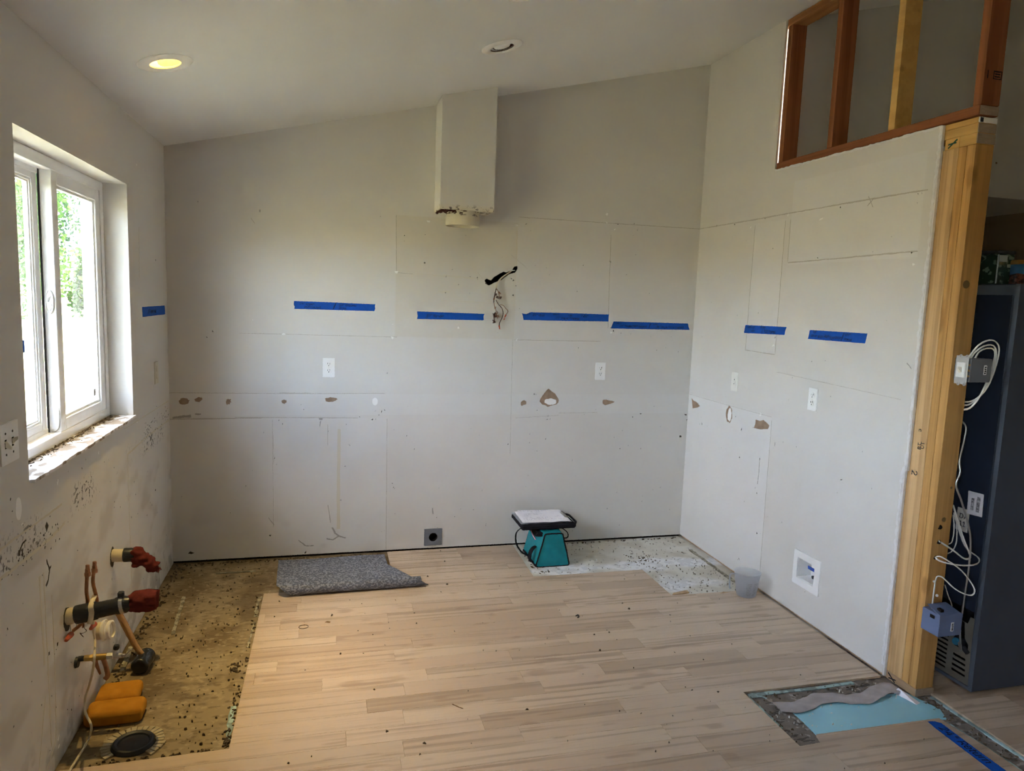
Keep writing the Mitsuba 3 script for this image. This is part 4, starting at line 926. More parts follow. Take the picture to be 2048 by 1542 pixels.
tape('R', [(-1.211, 1.520), (-1.617, 1.524), (-1.612, 1.500), (-1.607, 1.477), (-1.201, 1.473)],
     [('33"', .013, -1.235, 1.504, 'R', d, .18, 0, -1), ('over size Refrigerator', .016, -1.222, 1.485, 'R', d, .18, 0, -1), ('/', .034, -1.445, 1.483, 'R', d, .18, 0, -1), ('3/4"', .013, -1.468, 1.504, 'R', d, .18, 0, -1), ('Panel', .014, -1.468, 1.481, 'R', d, .18, 0, -1)], 'blue tape strip reading over size Refrigerator on the right wall')
tape('L', [(-.562, 1.521), (-.067, 1.520), (-.060, 1.471), (-.557, 1.472)], [('24" Upper wall', .018, -.45, 1.488, 'L', d)], 'dark blue tape on the dim left wall between window and corner')
fm = tape('F', [(3.199, -2.248), (3.225, -2.252), (3.245, -2.268), (3.236, -2.45), (3.224, -3.05), (3.170, -3.05), (3.178, -2.60), (3.187, -2.40), (3.192, -2.29)], [], 'blue tape strip on the floor pointing from the post to the picture edge')
scene[fm + '__strip'] = mikit.ply(plate(Polygon([(3.199, -2.248), (3.225, -2.252), (3.245, -2.268), (3.236, -2.45), (3.224, -3.05), (3.170, -3.05), (3.178, -2.60), (3.187, -2.40), (3.192, -2.29)]), 'F', 0.0112, 0.0118), 'm_tape')
put(fm, 'lettering', cat([written('24" Return', .032, 3.205, -2.288, 'F', 0.0118, .15, -math.pi / 2 - 0.03)]), 'm_ink')

# ------------------------------------------------------------------ wires out of the back wall
WB = thing('wire_bundle', 'scorched wires with red wire nuts hanging from a slot in the back wall', 'wires')
bp = lambda px, d: (px[0], -d, px[1])
put(WB, 'cable', tube([bp((2.006, 1.803), -0.03), bp((1.981, 1.789), 0.004), bp((1.943, 1.763), 0.010), bp((1.918, 1.74), 0.014), bp((1.902, 1.714), 0.018), bp((1.897, 1.686), 0.02)], 0.0045, 10), 'm_cable_old', smooth=True)
put(WB, 'insulation', hull(np.array([bp((1.997, 1.803), 0.0)]) + np.random.default_rng(1).normal(size=(18, 3)) * [.011, .0035, .0055]), 'm_gypsum', label='whitish insulation bulging out of the slot')
for i, (pts, r) in enumerate([([(1.897, 1.686), (1.888, 1.652), (1.886, 1.627), (1.884, 1.598)], .003), ([(1.897, 1.686), (1.907, 1.671), (1.918, 1.646), (1.925, 1.625)], .002), ([(1.896, 1.614), (1.916, 1.587), (1.94, 1.562), (1.945, 1.528), (1.936, 1.496), (1.927, 1.474), (1.924, 1.455)], .0022),
     ([(1.923, 1.587), (1.946, 1.582), (1.963, 1.563), (1.976, 1.548), (1.967, 1.526)], .0018), ([(1.887, 1.595), (1.891, 1.57), (1.898, 1.552), (1.902, 1.533)], .002), ([(1.895, 1.536), (1.887, 1.507), (1.891, 1.489), (1.888, 1.479)], .003)]):
    put(WB, 'wire', tube([bp(q_, 0.022 + 0.006 * math.sin(k_ * 1.7 + i)) for k_, q_ in enumerate(pts)], r, 7), 'm_soot' if i in (0, 2, 5) else 'm_copper_wire', smooth=True)
for i, (q_, r) in enumerate([((1.886, 1.62), .008), ((1.905, 1.64), .010), ((1.917, 1.659), .006), ((1.925, 1.628), .007), ((1.899, 1.527), .009), ((1.886, 1.517), .008), ((1.909, 1.508), .008), ((1.888, 1.479), .007), ((1.891, 1.567), .006)]):
    c = np.array(bp(q_, 0.022))
    put(WB, 'frayed_end', tube([c + np.random.default_rng(200 + i).normal(size=3) * r * 0.9 for _ in range(1)] + [c + np.random.default_rng(210 + i + 10 * k_).normal(size=3) * r * 0.8 for k_ in range(6)], .0022, 6), 'm_soot' if i % 2 else 'm_copper_wire', smooth=True)
for i, (q_, dx, dz) in enumerate([((1.925, 1.445), .003, -.012), ((1.961, 1.516), -.004, -.010), ((1.955, 1.497), 0.0, -.004)]):
    c = np.array(bp(q_, 0.022))
    put(WB, 'wire_nut', rod(c - np.array([dx, 0, dz]) * 0.9, c + np.array([dx, 0, dz]), .0055, .0035, 12, 0.001), 'm_nut_red', smooth=40)

# ------------------------------------------------------------------ pipes, valve and cables on the left wall
PU = thing('drain_pipe', 'upper drain stub with black coupling and a dark red rag hanging from it', 'pipe')
y, z = -1.17, .487
put(PU, 'wall_opening', plate(ragged(y - .004, z - .006, .030, .042, 301, rough=.12), 'L', 0.0, 0.0012), 'm_grime')
put(PU, 'stub', lathe([(.024, 0), (.0265, 0), (.0265, .05), (.024, .05)], (-0.0, y, z), (1, 0, -.03), 32), 'm_cable_old', smooth=40)
put(PU, 'coupling', lathe([(.0, .044), (.0285, .044), (.0295, .047), (.0295, .073), (.027, .078), (.0265, .090), (.0, .092)], (0, y, z), (1, 0, -.01), 32), 'm_rubber', smooth=40)


def rag(pts, rad, seed, label):
    t = tube(pts, rad, 22, n=10)
    vv = np.array(t.vertices)
    nrm = t.vertex_normals
    ang = meshkit.noise(vv * [34, 90, 90], seed)
    vv += nrm * ((ang - 0.5) * 0.022)[:, None]
    return trimesh.Trimesh(vv, t.faces, process=False)


put(PU, 'rag', rag([(.080, y, z), (.096, y - .004, z - .002), (.118, y - .012, z - .016), (.148, y - .014, z - .040), (.172, y - .010, z - .058)], [.024, .029, .029, .026, .022], 3, ''), 'm_rag', smooth=True, label='dark red rag stuffed into the pipe')
put(PU, 'rag_corner', rag([(.088, y - .01, z - .012), (.092, y - .022, z - .034), (.100, y - .020, z - .048)], [.012, .014, .007], 4, ''), 'm_rag', smooth=True)
g = np.random.default_rng(7)
fr = [tube([np.array([.168, y - .010, z - .056]) + g.normal(size=3) * [.006, .010, .010], np.array([.180, y - .010, z - .068]) + g.normal(size=3) * [.007, .014, .010]], .0018, 5, smooth=False) for _ in range(26)]
put(PU, 'rag_fringe', cat(fr), 'm_rag', kind='stuff')

PM = thing('drain_pipe', 'lower drain pipe with a long black coupling, clamps and a dark red rag', 'pipe')
y, z = -1.715, .466
ax = np.array([1, 0.02, 0.165])
put(PM, 'wall_opening', plate(ragged(y - .003, z - .008, .031, .044, 302, rough=.10), 'L', 0.0, 0.0012), 'm_grime')
put(PM, 'stub', lathe([(.025, 0), (.0285, 0), (.0285, .04), (.025, .04)], (0, y, z), ax, 32), 'm_cable_old', smooth=40)
put(PM, 'coupling', lathe([(.0, .028), (.031, .028), (.0325, .032), (.0325, .07), (.029, .078), (.028, .10), (.0275, .155), (.030, .160), (.030, .190), (.027, .194), (.024, .205), (.0, .207)], (0, y, z), ax, 36), 'm_rubber', smooth=40)
un = ax / np.linalg.norm(ax)
for k_, s in enumerate((.088, .178)):
    put(PM, 'hose_clamp', lathe([(.0302, s - .006), (.0314, s - .006), (.0314, s + .006), (.0302, s + .006)], (0, y, z), ax, 36), 'm_steel' if k_ else 'm_rubber_grey', smooth=40)
c = np.array([0, y, z]) + un * .176
put(PM, 'clamp_screw', cat([box(c[0] - .012, c[0] + .008, c[1] - .010, c[1] + .008, c[2] + .029, c[2] + .050, .003), rod(c + [-.002, .012, .042], c + [-.002, -.012, .042], .006)]), 'm_rubber_grey')
e = np.array([0, y, z]) + un * .200
put(PM, 'rag', rag([e, e + un * .022, e + un * .055 + [0, 0, -.004], e + un * .092 + [0, 0, -.010]], [.024, .032, .037, .033], 5, ''), 'm_rag', smooth=True, label='dark red rag gathered around the pipe end')
put(PM, 'cable_strap', tube([(0.05, -1.58, 0.484), (.082, y - .020, z + .046), (.086, y - .031, z + .022), (.084, y - .032, z + .002), (.078, y - .028, z - .020)], .0085, 10, flat=(1, 0.35)), 'm_cable_old', smooth=True, label='yellowed flat strap across the pipe')
put(PM, 'torn_sleeve', cat([hull(np.array([.066, y - .026, z - .026]) + np.random.default_rng(4).normal(size=(9, 3)) * [.006, .004, .007])]), 'm_pale')

for k_, (top, mid, bot) in enumerate([((0.058, -1.677, 0.618), (0.056, -1.689, 0.549), (0.052, -1.672, 0.479)), ((0.062, -1.614, 0.606), (0.06, -1.63, 0.552), (0.052, -1.567, 0.448))]):
    CT = thing('copper_tube', ['left copper supply tube rising behind the lower drain pipe', 'right, slightly taller copper supply tube above the lower drain pipe'][k_], 'pipe')
    put(CT, 'tube', tube([top, mid, bot, (0.03, bot[1] + .002, bot[2] - .06), (-0.002, bot[1] + .003, bot[2] - .09)], .0062, 12), 'm_copper', smooth=True)
    tv = np.array(top)
    put(CT, 'compression_nut', lathe([(.0, .018), (.0068, .018), (.0068, .004), (.0085, .002), (.0085, -.008), (.0108, -.010), (.0108, -.022), (.0075, -.024), (.0, -.024)], tv, (0.03, 0, 1), 6), 'm_copper')

SV = thing('shutoff_valve', 'brass shut-off valve on the left wall near the floor', 'valve')
y, z = -1.645, .273
put(SV, 'wall_collar', cat([lathe([(0, .002), (.020, .001), (.018, .010), (.0, .012)], (0, y - .006, z - .010), (1, 0, 0), 20), rod((.008, y, z), (.03, y, z), .010)]), 'm_rubber_grey', smooth=40)
put(SV, 'brass_body', cat([rod((.026, y, z), (.062, y, z), .0125, n=6, bevel=.002), rod((.06, y, z + .001), (.10, y, z + .001), .0115), rod((.052, y, z), (.058, y, z), .0145, n=6)]), 'm_brass', smooth=30)
put(SV, 'copper_leg', cat([tube([(.060, y, z - .006), (.066, y + .004, z - .035), (.074, y + .010, z - .070)], [.010, .006, .004], 10)]), 'm_copper', smooth=True)
put(SV, 'copper_leg', tube([(.088, y, z - .006), (.096, y + .002, z - .040), (.100, y + .002, z - .075), (.092, y - .002, z - .086)], [.008, .008, .0085, .009], 10), 'm_copper', smooth=True)
put(SV, 'outlet_body', cat([rod((.10, y, z + .001), (.124, y, z + .001), .0125, n=6, bevel=.002), rod((.122, y, z), (.150, y, z), .010), rod((.140, y, z), (.158, y, z - .002), .007), rod((.126, y, z + .008), (.132, y + .003, z + .026), .007)]), 'm_steel', smooth=30)
put(SV, 'knob', lathe([(0, .012), (.009, .010), (.011, .002), (.009, -.006), (0, -.007)], (.132, y + .002, z + .030), (.2, 0, 1), 18), 'm_rubber', smooth=40)
put(SV, 'lever', tube([(.150, y - .004, z + .004), (.165, y - .008, z + .004), (.176, y - .010, z + .016), (.184, y - .010, z + .026)], [.003, .003, .0028], 8), 'm_steel', smooth=True)

CC = thing('cleanout_cap', 'white plastic cap fitting on the left wall behind the lower drain pipe', 'pipe fitting')
y, z = (-1.391, 0.257)
put(CC, 'body', lathe([(0, 0), (.034, 0), (.034, .022), (.030, .028), (.0, .028)], (0, y, z), (1, 0, 0.05), 30), 'm_cable_old', smooth=40)
put(CC, 'cap', lathe([(.0, .022), (.041, .022), (.042, .028), (.038, .030), (.035, .027), (.030, .030), (.0, .034)], (0, y, z), (1, -.1, 0.1), 34), 'm_plastic_ivory', smooth=40)
put(CC, 'union_ring', lathe([(.030, .042), (.036, .042), (.037, .052), (.030, .054)], (0, y, z), (1, -.1, 0.1), 34), 'm_plastic_ivory', smooth=40)

CD = thing('cord', 'beige cord running down the left wall and over the front sponge', 'cord')
put(CD, 'cord', tube([(0.055, -1.605, 0.414), (0.05, -1.615, 0.375), (0.04, -1.565, 0.299), (0.115, -1.827, 0.372), (0.1, -1.798, 0.304), (0.03, -1.617, 0.15), (0.018, -1.62, 0.108), (0.022, -1.641, 0.087), (0.04, -1.693, 0.085), (0.07, -1.747, 0.08), (0.08, -1.775, 0.07), (0.062, -1.752, 0.02), (0.058, -1.825, 0.016), (0.054, -1.909, 0.016), (0.051, -1.983, 0.016)], .0042, 9), 'm_cable_old', smooth=True)
NL = thing('loose_wire', 'thin bent black wire end hanging under the lower drain pipe', 'wire')
put(NL, 'wire', tube([(0.055, -1.733, 0.453), (0.05, -1.71, 0.42), (0.045, -1.669, 0.388), (0.04, -1.7, 0.394), (0.04, -1.72, 0.405), (0.036, -1.674, 0.368)], .0012, 6), 'm_soot', smooth=True)
for k_, (a_, b_) in enumerate([((0.02, -1.794, 0.416), (0.012, -1.721, 0.403)), ((0.05, -1.643, 0.382), (0.05, -1.597, 0.38))]):
    WNut = thing('wire_nut', ['red wire nut on a wire left of the shut-off valve', 'red wire nut hanging under the lower drain pipe'][k_], 'wire nut')
    put(WNut, 'shell', rod(a_, b_, .0058, .0105, 14, .002), 'm_nut_red', smooth=40)
    put(WNut, 'lead', tube([b_, np.array(b_) + [-.004, .012, .014], np.array(b_) + [-.012, .03, .03]], .0016, 6), 'm_cable', smooth=True)

# ------------------------------------------------------------------ mallet, sponges, floor flange
ML = thing('mallet', 'black rubber mallet with a wooden handle leaning on the left wall', 'mallet')
h0, h1 = np.array([.118, -1.285, .037]), np.array([.128, -1.185, .040])
put(ML, 'head', lathe([(0, 0), (.026, 0), (.0335, .006), (.0355, .016), (.0355, .092), (.0335, .102), (.026, .108), (0, .108)], h0 - (h1 - h0) * .05, h1 - h0, 40), 'm_rubber', smooth=40)
hc = (h0 + h1) / 2
top = np.array((0.03, -1.242, 0.275))
put(ML, 'handle', tube([hc + [-.004, 0, .028], hc + (top - hc) * .3, hc + (top - hc) * .7, top], [.0105, .0115, .0135, .0125], 16), 'm_handle', smooth=True)


def sponge(x0, x1, y0, y1, z0, z1, seed, tilt, label):
    b = trimesh.creation.box((x1 - x0, y1 - y0, z1 - z0))
    b = b.subdivide().subdivide().subdivide().subdivide()
    half = np.array([x1 - x0, y1 - y0, z1 - z0]) / 2
    r = 0.021
    v = np.array(b.vertices)
    core = np.clip(v, -(half - r), half - r)
    dlt = v - core
    ln = np.linalg.norm(dlt, axis=1, keepdims=True)
    v = core + dlt / np.maximum(ln, 1e-9) * np.minimum(ln, r)
    v *= 1 + 0.035 * (meshkit.fbm(v * 26 + seed * 5, 3)[:, None] - 0.5)
    m_ = trimesh.Trimesh(v, b.faces, process=False)
    m_.apply_transform(trimesh.transformations.rotation_matrix(tilt, (0, 0, 1)))
    m_.apply_translation(((x0 + x1) / 2, (y0 + y1) / 2, (z0 + z1) / 2))
    return single('sponge', m_, 'm_sponge', label, 'sponge', smooth=True)


sponge(.013, .210, -1.655, -1.545, .001, .058, 1, 0.03, 'ochre grout sponge, the nearer of the two, beside the floor flange')
sponge(.014, .168, -1.535, -1.405, .001, .052, 2, 0.06, 'ochre grout sponge, the farther of the two, touching the mallet head')
FL = thing('floor_flange', 'black round drain hole with a ring of chipped floor around it', 'drain')
fc = np.array([.215, -1.782])
put(FL, 'rim', lathe([(.0, .008), (.050, .008), (.052, .014), (.060, .018), (.066, .016), (.070, .006), (.071, .001)], (fc[0], fc[1], 0), (0, 0, 1), 48), 'm_rubber_grey', smooth=40)
put(FL, 'lid', lathe([(0, .012), (.030, .0115), (.034, .009), (.044, .0095), (.048, .009)], (fc[0], fc[1], 0), (0, 0, 1), 48), 'm_rubber', smooth=40)
for k_ in range(30):
    a0 = k_ / 30 * 2 * math.pi
    if not (3.9 < a0 < 5.4):
        rr0, rr1 = .0735, .098 + 0.012 * meshkit.noise(np.array([k_ * 1.7, 0.0, 0.0]))
        pp = [(fc[0] + r * math.cos(a0 + t_), fc[1] + r * math.sin(a0 + t_)) for r, t_ in ((rr0, .015), (rr1, .02), (rr1, .185), (rr0, .19))]
        put(FL, 'chipped_tooth', plate(Polygon(pp), 'F', 0.001, .007), 'm_grout_teeth')

# ------------------------------------------------------------------ grey mat folded over itself
S = []
for t in np.linspace(0, 1, 12): S.append((-.46 - .115 * t, .016 + .001 * math.sin(9 * t)))
for t in np.linspace(0, 1, 16)[1:]:
    a_ = -math.pi / 2 + math.pi * 0.93 * t
    S.append((-.578 - .030 * math.cos(a_), .044 + .030 * math.sin(a_)))
for t in np.linspace(0, 1, 24)[1:]: S.append((-.572 + .472 * t, .0735 - .046 * t ** 1.4 + .004 * math.sin(6 * t)))
S = np.array(S)
ns, nu = len(S), 50
P = np.zeros((ns, nu, 3))
for i, (yy_, zz_) in enumerate(S):
    k_ = i / (ns - 1)
    if i < 12: xa, xb = .70, 1.40
    elif i < 27: xa, xb = .62 + .085 * (1 - (i - 12) / 14) , 1.43 - .10 * ((i - 12) / 14) ** 1.5
    else:
        t_ = (i - 26) / 23
        xa, xb = .618 - .02 * t_, 1.33 - .105 * min(1, t_ * 1.9) ** 0.8
    for j in range(nu):
        u_ = j / (nu - 1)
        x_ = xa + (xb - xa) * u_
        low = 1.0 if i < 27 else 1 - 0.35 * u_ * (i - 26) / 23
        P[i, j] = (x_, yy_ - .015 * (1 - u_) * (i < 27) + .028 * u_ * (i >= 27) * ((i - 26) / 23), max(.0135, zz_ * low + .002 * math.sin(x_ * 11 + i * .3)) if i >= 12 else zz_)
single('floor_mat', grid(P, 0.004), 'm_mat', 'mottled grey mat folded over on itself on the floor by the back wall', 'mat', smooth=True)

# ------------------------------------------------------------------ teal tool bag, black case, clipboard and papers
BG = thing('tool_bag', 'teal fabric bag with black piping standing on the bare slab by the back wall', 'bag')
bx, by0, by1 = 2.222, -.395, -.105
sec = []
for t in np.linspace(0, 1, 14):
    yy_ = by0 + (by1 - by0) * t
    hw, ht, top = .110 - .004 * math.sin(t * 3.1),   .056 + .012 * math.sin(t * 3.1), .208 + .003 * math.sin(t * 5)
    corners = Polygon([(-hw, 0), (hw, 0), (ht, top), (-ht, top)]).buffer(-.012).buffer(.012, quad_segs=5)
    L_ = corners.exterior.length
    ring_ = [corners.exterior.interpolate(L_ * q_ / 64) for q_ in range(64)]
    pts = np.array([(bx + p_.x, yy_, .001 + p_.y) for p_ in ring_])
    bul = meshkit.fbm(pts * [16, 12, 14], 3, seed=2) - 0.5
    pts[:, 0] += bul * .022 * math.sin(math.pi * min(t + .08, 1)) * (pts[:, 2] > .01)
    sec.append(pts)
P = np.array(sec)
shell = grid(np.concatenate([P, P[:, :1]], 1))
capf = trimesh.Trimesh(np.vstack([P[0], P[0].mean(0) + [0, -.006, 0], (P[0] - P[0].mean(0)) * .5 + P[0].mean(0) + np.array([0, -.005, 0])]), [[i, (i + 1) % 64, 65 + (i + 1) % 64] for i in range(64)] + [[i, 65 + (i + 1) % 64, 65 + i] for i in range(64)] + [[65 + i, 65 + (i + 1) % 64, 64] for i in range(64)], process=False)
capb = trimesh.Trimesh(np.vstack([P[-1], P[-1].mean(0)]), [[(i + 1) % 64, i, 64] for i in range(64)], process=False)
put(BG, 'body', cat([shell, capf, capb]), 'm_teal', smooth=50)
put(BG, 'piping', tube(np.vstack([P[0], P[0][:2]]), .0042, 7, smooth=False), 'm_black_cloth', smooth=True, label='black piping around the end panel')
put(BG, 'base_band', tube([(bx - .106, by0, .008), (bx - .108, by0 + .15, .008), (bx - .106, by1, .008)], .006, 8), 'm_black_cloth', smooth=True)
put(BG, 'handle', tube([(bx - .080, -.30, .100), (bx - .105, -.33, .105), (bx - .128, -.345, .085), (bx - .135, -.345, .050), (bx - .125, -.335, .018), (bx - .108, -.33, .014)], .014, 10, flat=(1, .25)), 'm_black_cloth', smooth=True, label='black webbing grab handle')
put(BG, 'strap', tube([(bx - .070, -.27, .205), (bx - .130, -.20, .195), (bx - .175, -.17, .150), (bx - .178, -.18, .085), (bx - .150, -.20, .035), (bx - .110, -.22, .012)], .012, 10, flat=(1, .25)), 'm_black_cloth', smooth=True, label='black shoulder strap, left loop')
put(BG, 'strap', tube([(bx + .050, -.20, .200), (bx + .110, -.20, .178), (bx + .150, -.21, .150), (bx + .155, -.215, .118), (bx + .120, -.21, .112), (bx + .085, -.20, .125)], .011, 10, flat=(1, .25)), 'm_black_cloth', smooth=True, label='black shoulder strap, right loop')
put(BG, 'flap', hull([(bx - .09, -.36, .205), (bx + .03, -.37, .208), (bx + .03, -.12, .212), (bx - .09, -.12, .212), (bx - .10, -.33, .175), (bx - .10, -.15, .175), (bx - .06, -.37, .185)]), 'm_black_cloth')
put(BG, 'lining_edge', tube([(bx - .098, -.33, .155), (bx - .101, -.28, .172), (bx - .094, -.22, .182)], .004, 7), 'm_pink', smooth=True, label='pink lining edge')
CS = thing('case', 'flat black padded case lying on top of the teal bag', 'case')
zc = .2185
put(CS, 'shell', box(2.030, 2.385, -.345, -.085, zc, zc + .034, .010), 'm_black_cloth')
put(CS, 'carry_handle', tube([(2.380, -.115, zc + .02), (2.402, -.14, zc + .022), (2.404, -.22, zc + .022), (2.402, -.28, zc + .02), (2.382, -.31, zc + .018)], .007, 8), 'm_black_cloth', smooth=True)
CB = thing('clipboard', 'clear blue-grey plastic clipboard under the papers on the black case', 'clipboard')
put(CB, 'board', box(2.030, 2.362, -.325, -.090, zc + .0345, zc + .0375, .001), 'm_clear')
put(CB, 'clip', cat([box(2.335, 2.358, -.262, -.150, zc + .038, zc + .050, .003)]), 'm_steel')


def sheet(x0, x1, y0, y1, z, amp, seed, rot, bsdf, label):
    nx, ny = 18, 14
    P_ = np.zeros((nx, ny, 3))
    cx_, cy_ = (x0 + x1) / 2, (y0 + y1) / 2
    for i in range(nx):
        for j in range(ny):
            a_, b_ = x0 + (x1 - x0) * i / (nx - 1) - cx_, y0 + (y1 - y0) * j / (ny - 1) - cy_
            P_[i, j] = (cx_ + a_ * math.cos(rot) - b_ * math.sin(rot), cy_ + a_ * math.sin(rot) + b_ * math.cos(rot), z + amp * float(meshkit.noise(np.array([i * .3, j * .3, seed * 7.0]))))
    return single('paper', grid(P_, 0.0006), bsdf, label, 'paper', smooth=True)


sheet(2.048, 2.330, -.312, -.085, zc + .0390, .002, 1, -.015, 'm_paper', 'white sheet of paper sticking out on the left under the printed one on the clipboard')
sheet(2.066, 2.352, -.332, -.080, zc + .0425, .005, 2, -.03, 'm_paper_print', 'printed white sheet on top of the clipboard and bag')

# ------------------------------------------------------------------ measuring cup, wood scrap, things lost on the floor
CU = thing('measuring_cup', 'translucent frosted plastic measuring cup on the floor by the right wall', 'cup')
cu = np.array([3.172, -1.010])
put(CU, 'wall', lathe([(.050, .0125), (.0525, .016), (.062, .075), (.070, .138), (.0715, .146), (.073, .148)], (cu[0], cu[1], 0), (0, 0, 1), 44), 'm_cup', smooth=50)
put(CU, 'bottom', lathe([(.0, .0135), (.050, .0135)], (cu[0], cu[1], 0), (0, 0, 1), 44), 'm_cup', smooth=50)
put(CU, 'handle', tube([(cu[0] - .070, cu[1] + .01, .138), (cu[0] - .098, cu[1] + .015, .132), (cu[0] - .100, cu[1] + .015, .085), (cu[0] - .096, cu[1] + .014, .05)], .008, 10, flat=(1, .4)), 'm_cup', smooth=True)
g = np.random.default_rng(17)
marks = []
for k_ in range(9):
    zz_ = .030 + .0085 * k_
    rr = .0525 + (zz_ - .016) * .161 + .0006
    for a0, a1 in ((4.1, 4.55), (4.75, 5.0 + .1 * (k_ % 3))):
        an = np.linspace(a0, a1, 7)
        marks.append(tube(np.stack([cu[0] + rr * np.cos(an), cu[1] + rr * np.sin(an), np.full(7, zz_)], 1), .0008, 4, smooth=False))
put(CU, 'graduation', cat(marks), 'm_pencil')
single('wood_scrap', plate(Polygon([(2.757, -.930), (2.775, -.908), (2.873, -.885), (2.868, -.915)]), 'F', .001, .009), 'm_sole', 'small splintered strip of flooring lying in the corner cut-out', 'wood scrap')
single('wood_scrap', hull([(3.03, -.968, .0115), (3.07, -.952, .0115), (3.10, -.962, .0115), (3.05, -.975, .013), (3.06, -.96, .018)]), 'm_sole', 'tiny wood splinter on the floor left of the measuring cup', 'wood scrap')
an = np.linspace(0, 2 * np.pi, 30)
rb = np.array((0.77, -0.978))
single('rubber_band', tube(np.stack([rb[0] + .022 * np.cos(an), rb[1] + .019 * np.sin(an), np.full(30, .0125)], 1), .0011, 6, smooth=False), 'm_soot', 'thin dark ring lying on the laminate in front of the grey mat', 'ring', smooth=True)
single('leaf_bit', hull([(*(0.868, -0.947), .0113), (*(0.897, -0.941), .0113), (*(0.894, -0.957), .0113), (*(0.88, -0.938), .014)]), 'm_cork', 'small brown leaf-like scrap right of the dark ring on the laminate', 'scrap')
single('leaf_bit', hull([(*(0.897, -0.884), .0113), (*(0.909, -0.864), .0113), (*(0.907, -0.88), .0113), (*(0.902, -0.862), .015)]), 'm_crumb', 'dark crumb behind the leaf-like scrap on the laminate', 'scrap')
single('rubber_grommet', tube([(*(2.123, -1.102), .014), (*(2.137, -1.093), .014), (*(2.136, -1.111), .014), (*(2.125, -1.12), .014)], .0032, 8), 'm_rubber', 'curled black rubber bit in the middle of the laminate floor', 'scrap', smooth=True)
single('straw_bit', tube([(*(1.365, -1.767), .0125), (*(1.384, -1.789), .0125), (*(1.401, -1.806), .0125)], .0016, 5), 'm_cork', 'thin brown straw on the front laminate', 'scrap', smooth=True)
g = np.random.default_rng(41)
pts = [(*(0.639, -0.66), .006), (*(0.627, -0.842), .005), (*(0.939, -1.276), .005), (*(1.07, -1.599), .006), (*(0.791, -1.389), .005), (*(1.313, -0.918), .005), (*(1.533, -0.586), .009), (*(1.577, -0.236), .006), (*(1.58, -0.052), .009), (*(1.309, -1.037), .004), (*(1.98, -0.535), .004), (*(2.142, -1.311), .005), (*(2.225, -1.3), .004), (*(2.453, -1.545), .005), (*(2.553, -1.634), .005), (*(2.356, -1.832), .005), (*(2.374, -1.855), .005), (*(2.476, -1.89), .007), (*(2.086, -1.972), .005), (*(2.038, -2.205), .006), (*(1.224, -1.993), .006), (*(1.2, -2.052), .006), (*(1.096, -1.894), .008), (*(1.648, -1.861), .006), (*(0.753, -2.011), .005), (*(2.11, -2.166), .005), (*(2.434, -1.067), .006), (*(2.113, -1.462), .006), (*(1.04, -1.291), .004), (*(2.427, -0.996), .004), (*(2.619, -1.173), .004), (*(1.443, -0.453), .006)]
pts += [(g.uniform(.6, 3.1), g.uniform(-2.5, -.6), g.uniform(.0012, .003)) for _ in range(70)]
lam = kitchen.buffer(-.01)
pts = [q_ for q_ in pts if lam.contains(Point(q_[0], q_[1]))]
single('floor_crumbs', specks('F', pts, 42, .004).apply_translation((0, 0, .011)), 'm_crumb', 'dark crumbs scattered over the laminate floor', kind='stuff')
pts = [(abs(g.normal(0, .035)) + .015, g.uniform(-1.4, -.05), g.uniform(.003, .011)) for _ in range(150)] + [(g.uniform(.02, 1.2), -abs(g.normal(0, .025)) - .015, g.uniform(.003, .009)) for _ in range(110)] + \
      [(g.uniform(.1, .53), g.uniform(-1.86, -.1), g.uniform(.0015, .006)) for _ in range(260)] + [(.54 - abs(g.normal(0, .012)), g.uniform(-1.86, -.6), g.uniform(.003, .010)) for _ in range(60)] + \
      [(.50 + g.normal(0, .012), -1.30 + g.normal(0, .025), g.uniform(.004, .011)) for _ in range(25)] + [(.53 + g.normal(0, .006), -1.83 + g.normal(0, .02), g.uniform(.004, .011)) for _ in range(20)] + [(g.uniform(.05, .5), -1.872 + g.normal(0, .008), g.uniform(.003, .010)) for _ in range(40)]
single('slab_debris', specks('F', pts, 43, .006), 'm_debris', 'dark dirt and crumbs on the bare slab along the left wall', kind='stuff')
pts = [(g.uniform(2.10, 3.24), g.uniform(-.52, -.04), g.uniform(.0015, .005)) for _ in range(90)] + [(g.uniform(2.78, 3.24), g.uniform(-.92, -.5), g.uniform(.0015, .005)) for _ in range(110)] + [(2.84 + g.normal(0, .06), -.37 + g.normal(0, .06), g.uniform(.003, .008)) for _ in range(50)] + [(2.12 + g.uniform(-.03, .06), g.uniform(-.5, -.1), g.uniform(.003, .010)) for _ in range(50)] + [(g.uniform(2.4, 3.27), -.018 - abs(g.normal(0, .008)), g.uniform(.003, .008)) for _ in range(40)]
single('corner_debris', specks('F', pts, 44, .005), 'm_debris', 'dark crumbs on the pale slab in the far right corner', kind='stuff')
pts = [(*(3.207, -0.415), .013), (*(3.216, -0.488), .010), (*(2.112, -0.442), .012), (*(2.085, -0.47), .010), (*(2.77, -0.132), .010), (*(2.936, -0.037), .010), (*(3.117, -0.773), .010), (*(3.107, -0.756), .007), (*(2.591, -0.114), .010)] + [(g.uniform(2.1, 3.2), g.uniform(-.9, -.05), g.uniform(.002, .005)) for _ in range(40)] + [(g.uniform(2.62, 2.9), g.uniform(-2.2, -2.05), g.uniform(.001, .004)) for _ in range(30)] + [(g.uniform(3.0, 3.25), g.uniform(-2.1, -1.95), g.uniform(.001, .003)) for _ in range(50)]
pts = [q_ for q_ in pts if not lam.contains(Point(q_[0], q_[1]))]
single('plaster_crumbs', specks('F', pts, 45, .008), 'm_chip', 'white plaster crumbs on the bare slab in the floor cut-outs', kind='stuff')
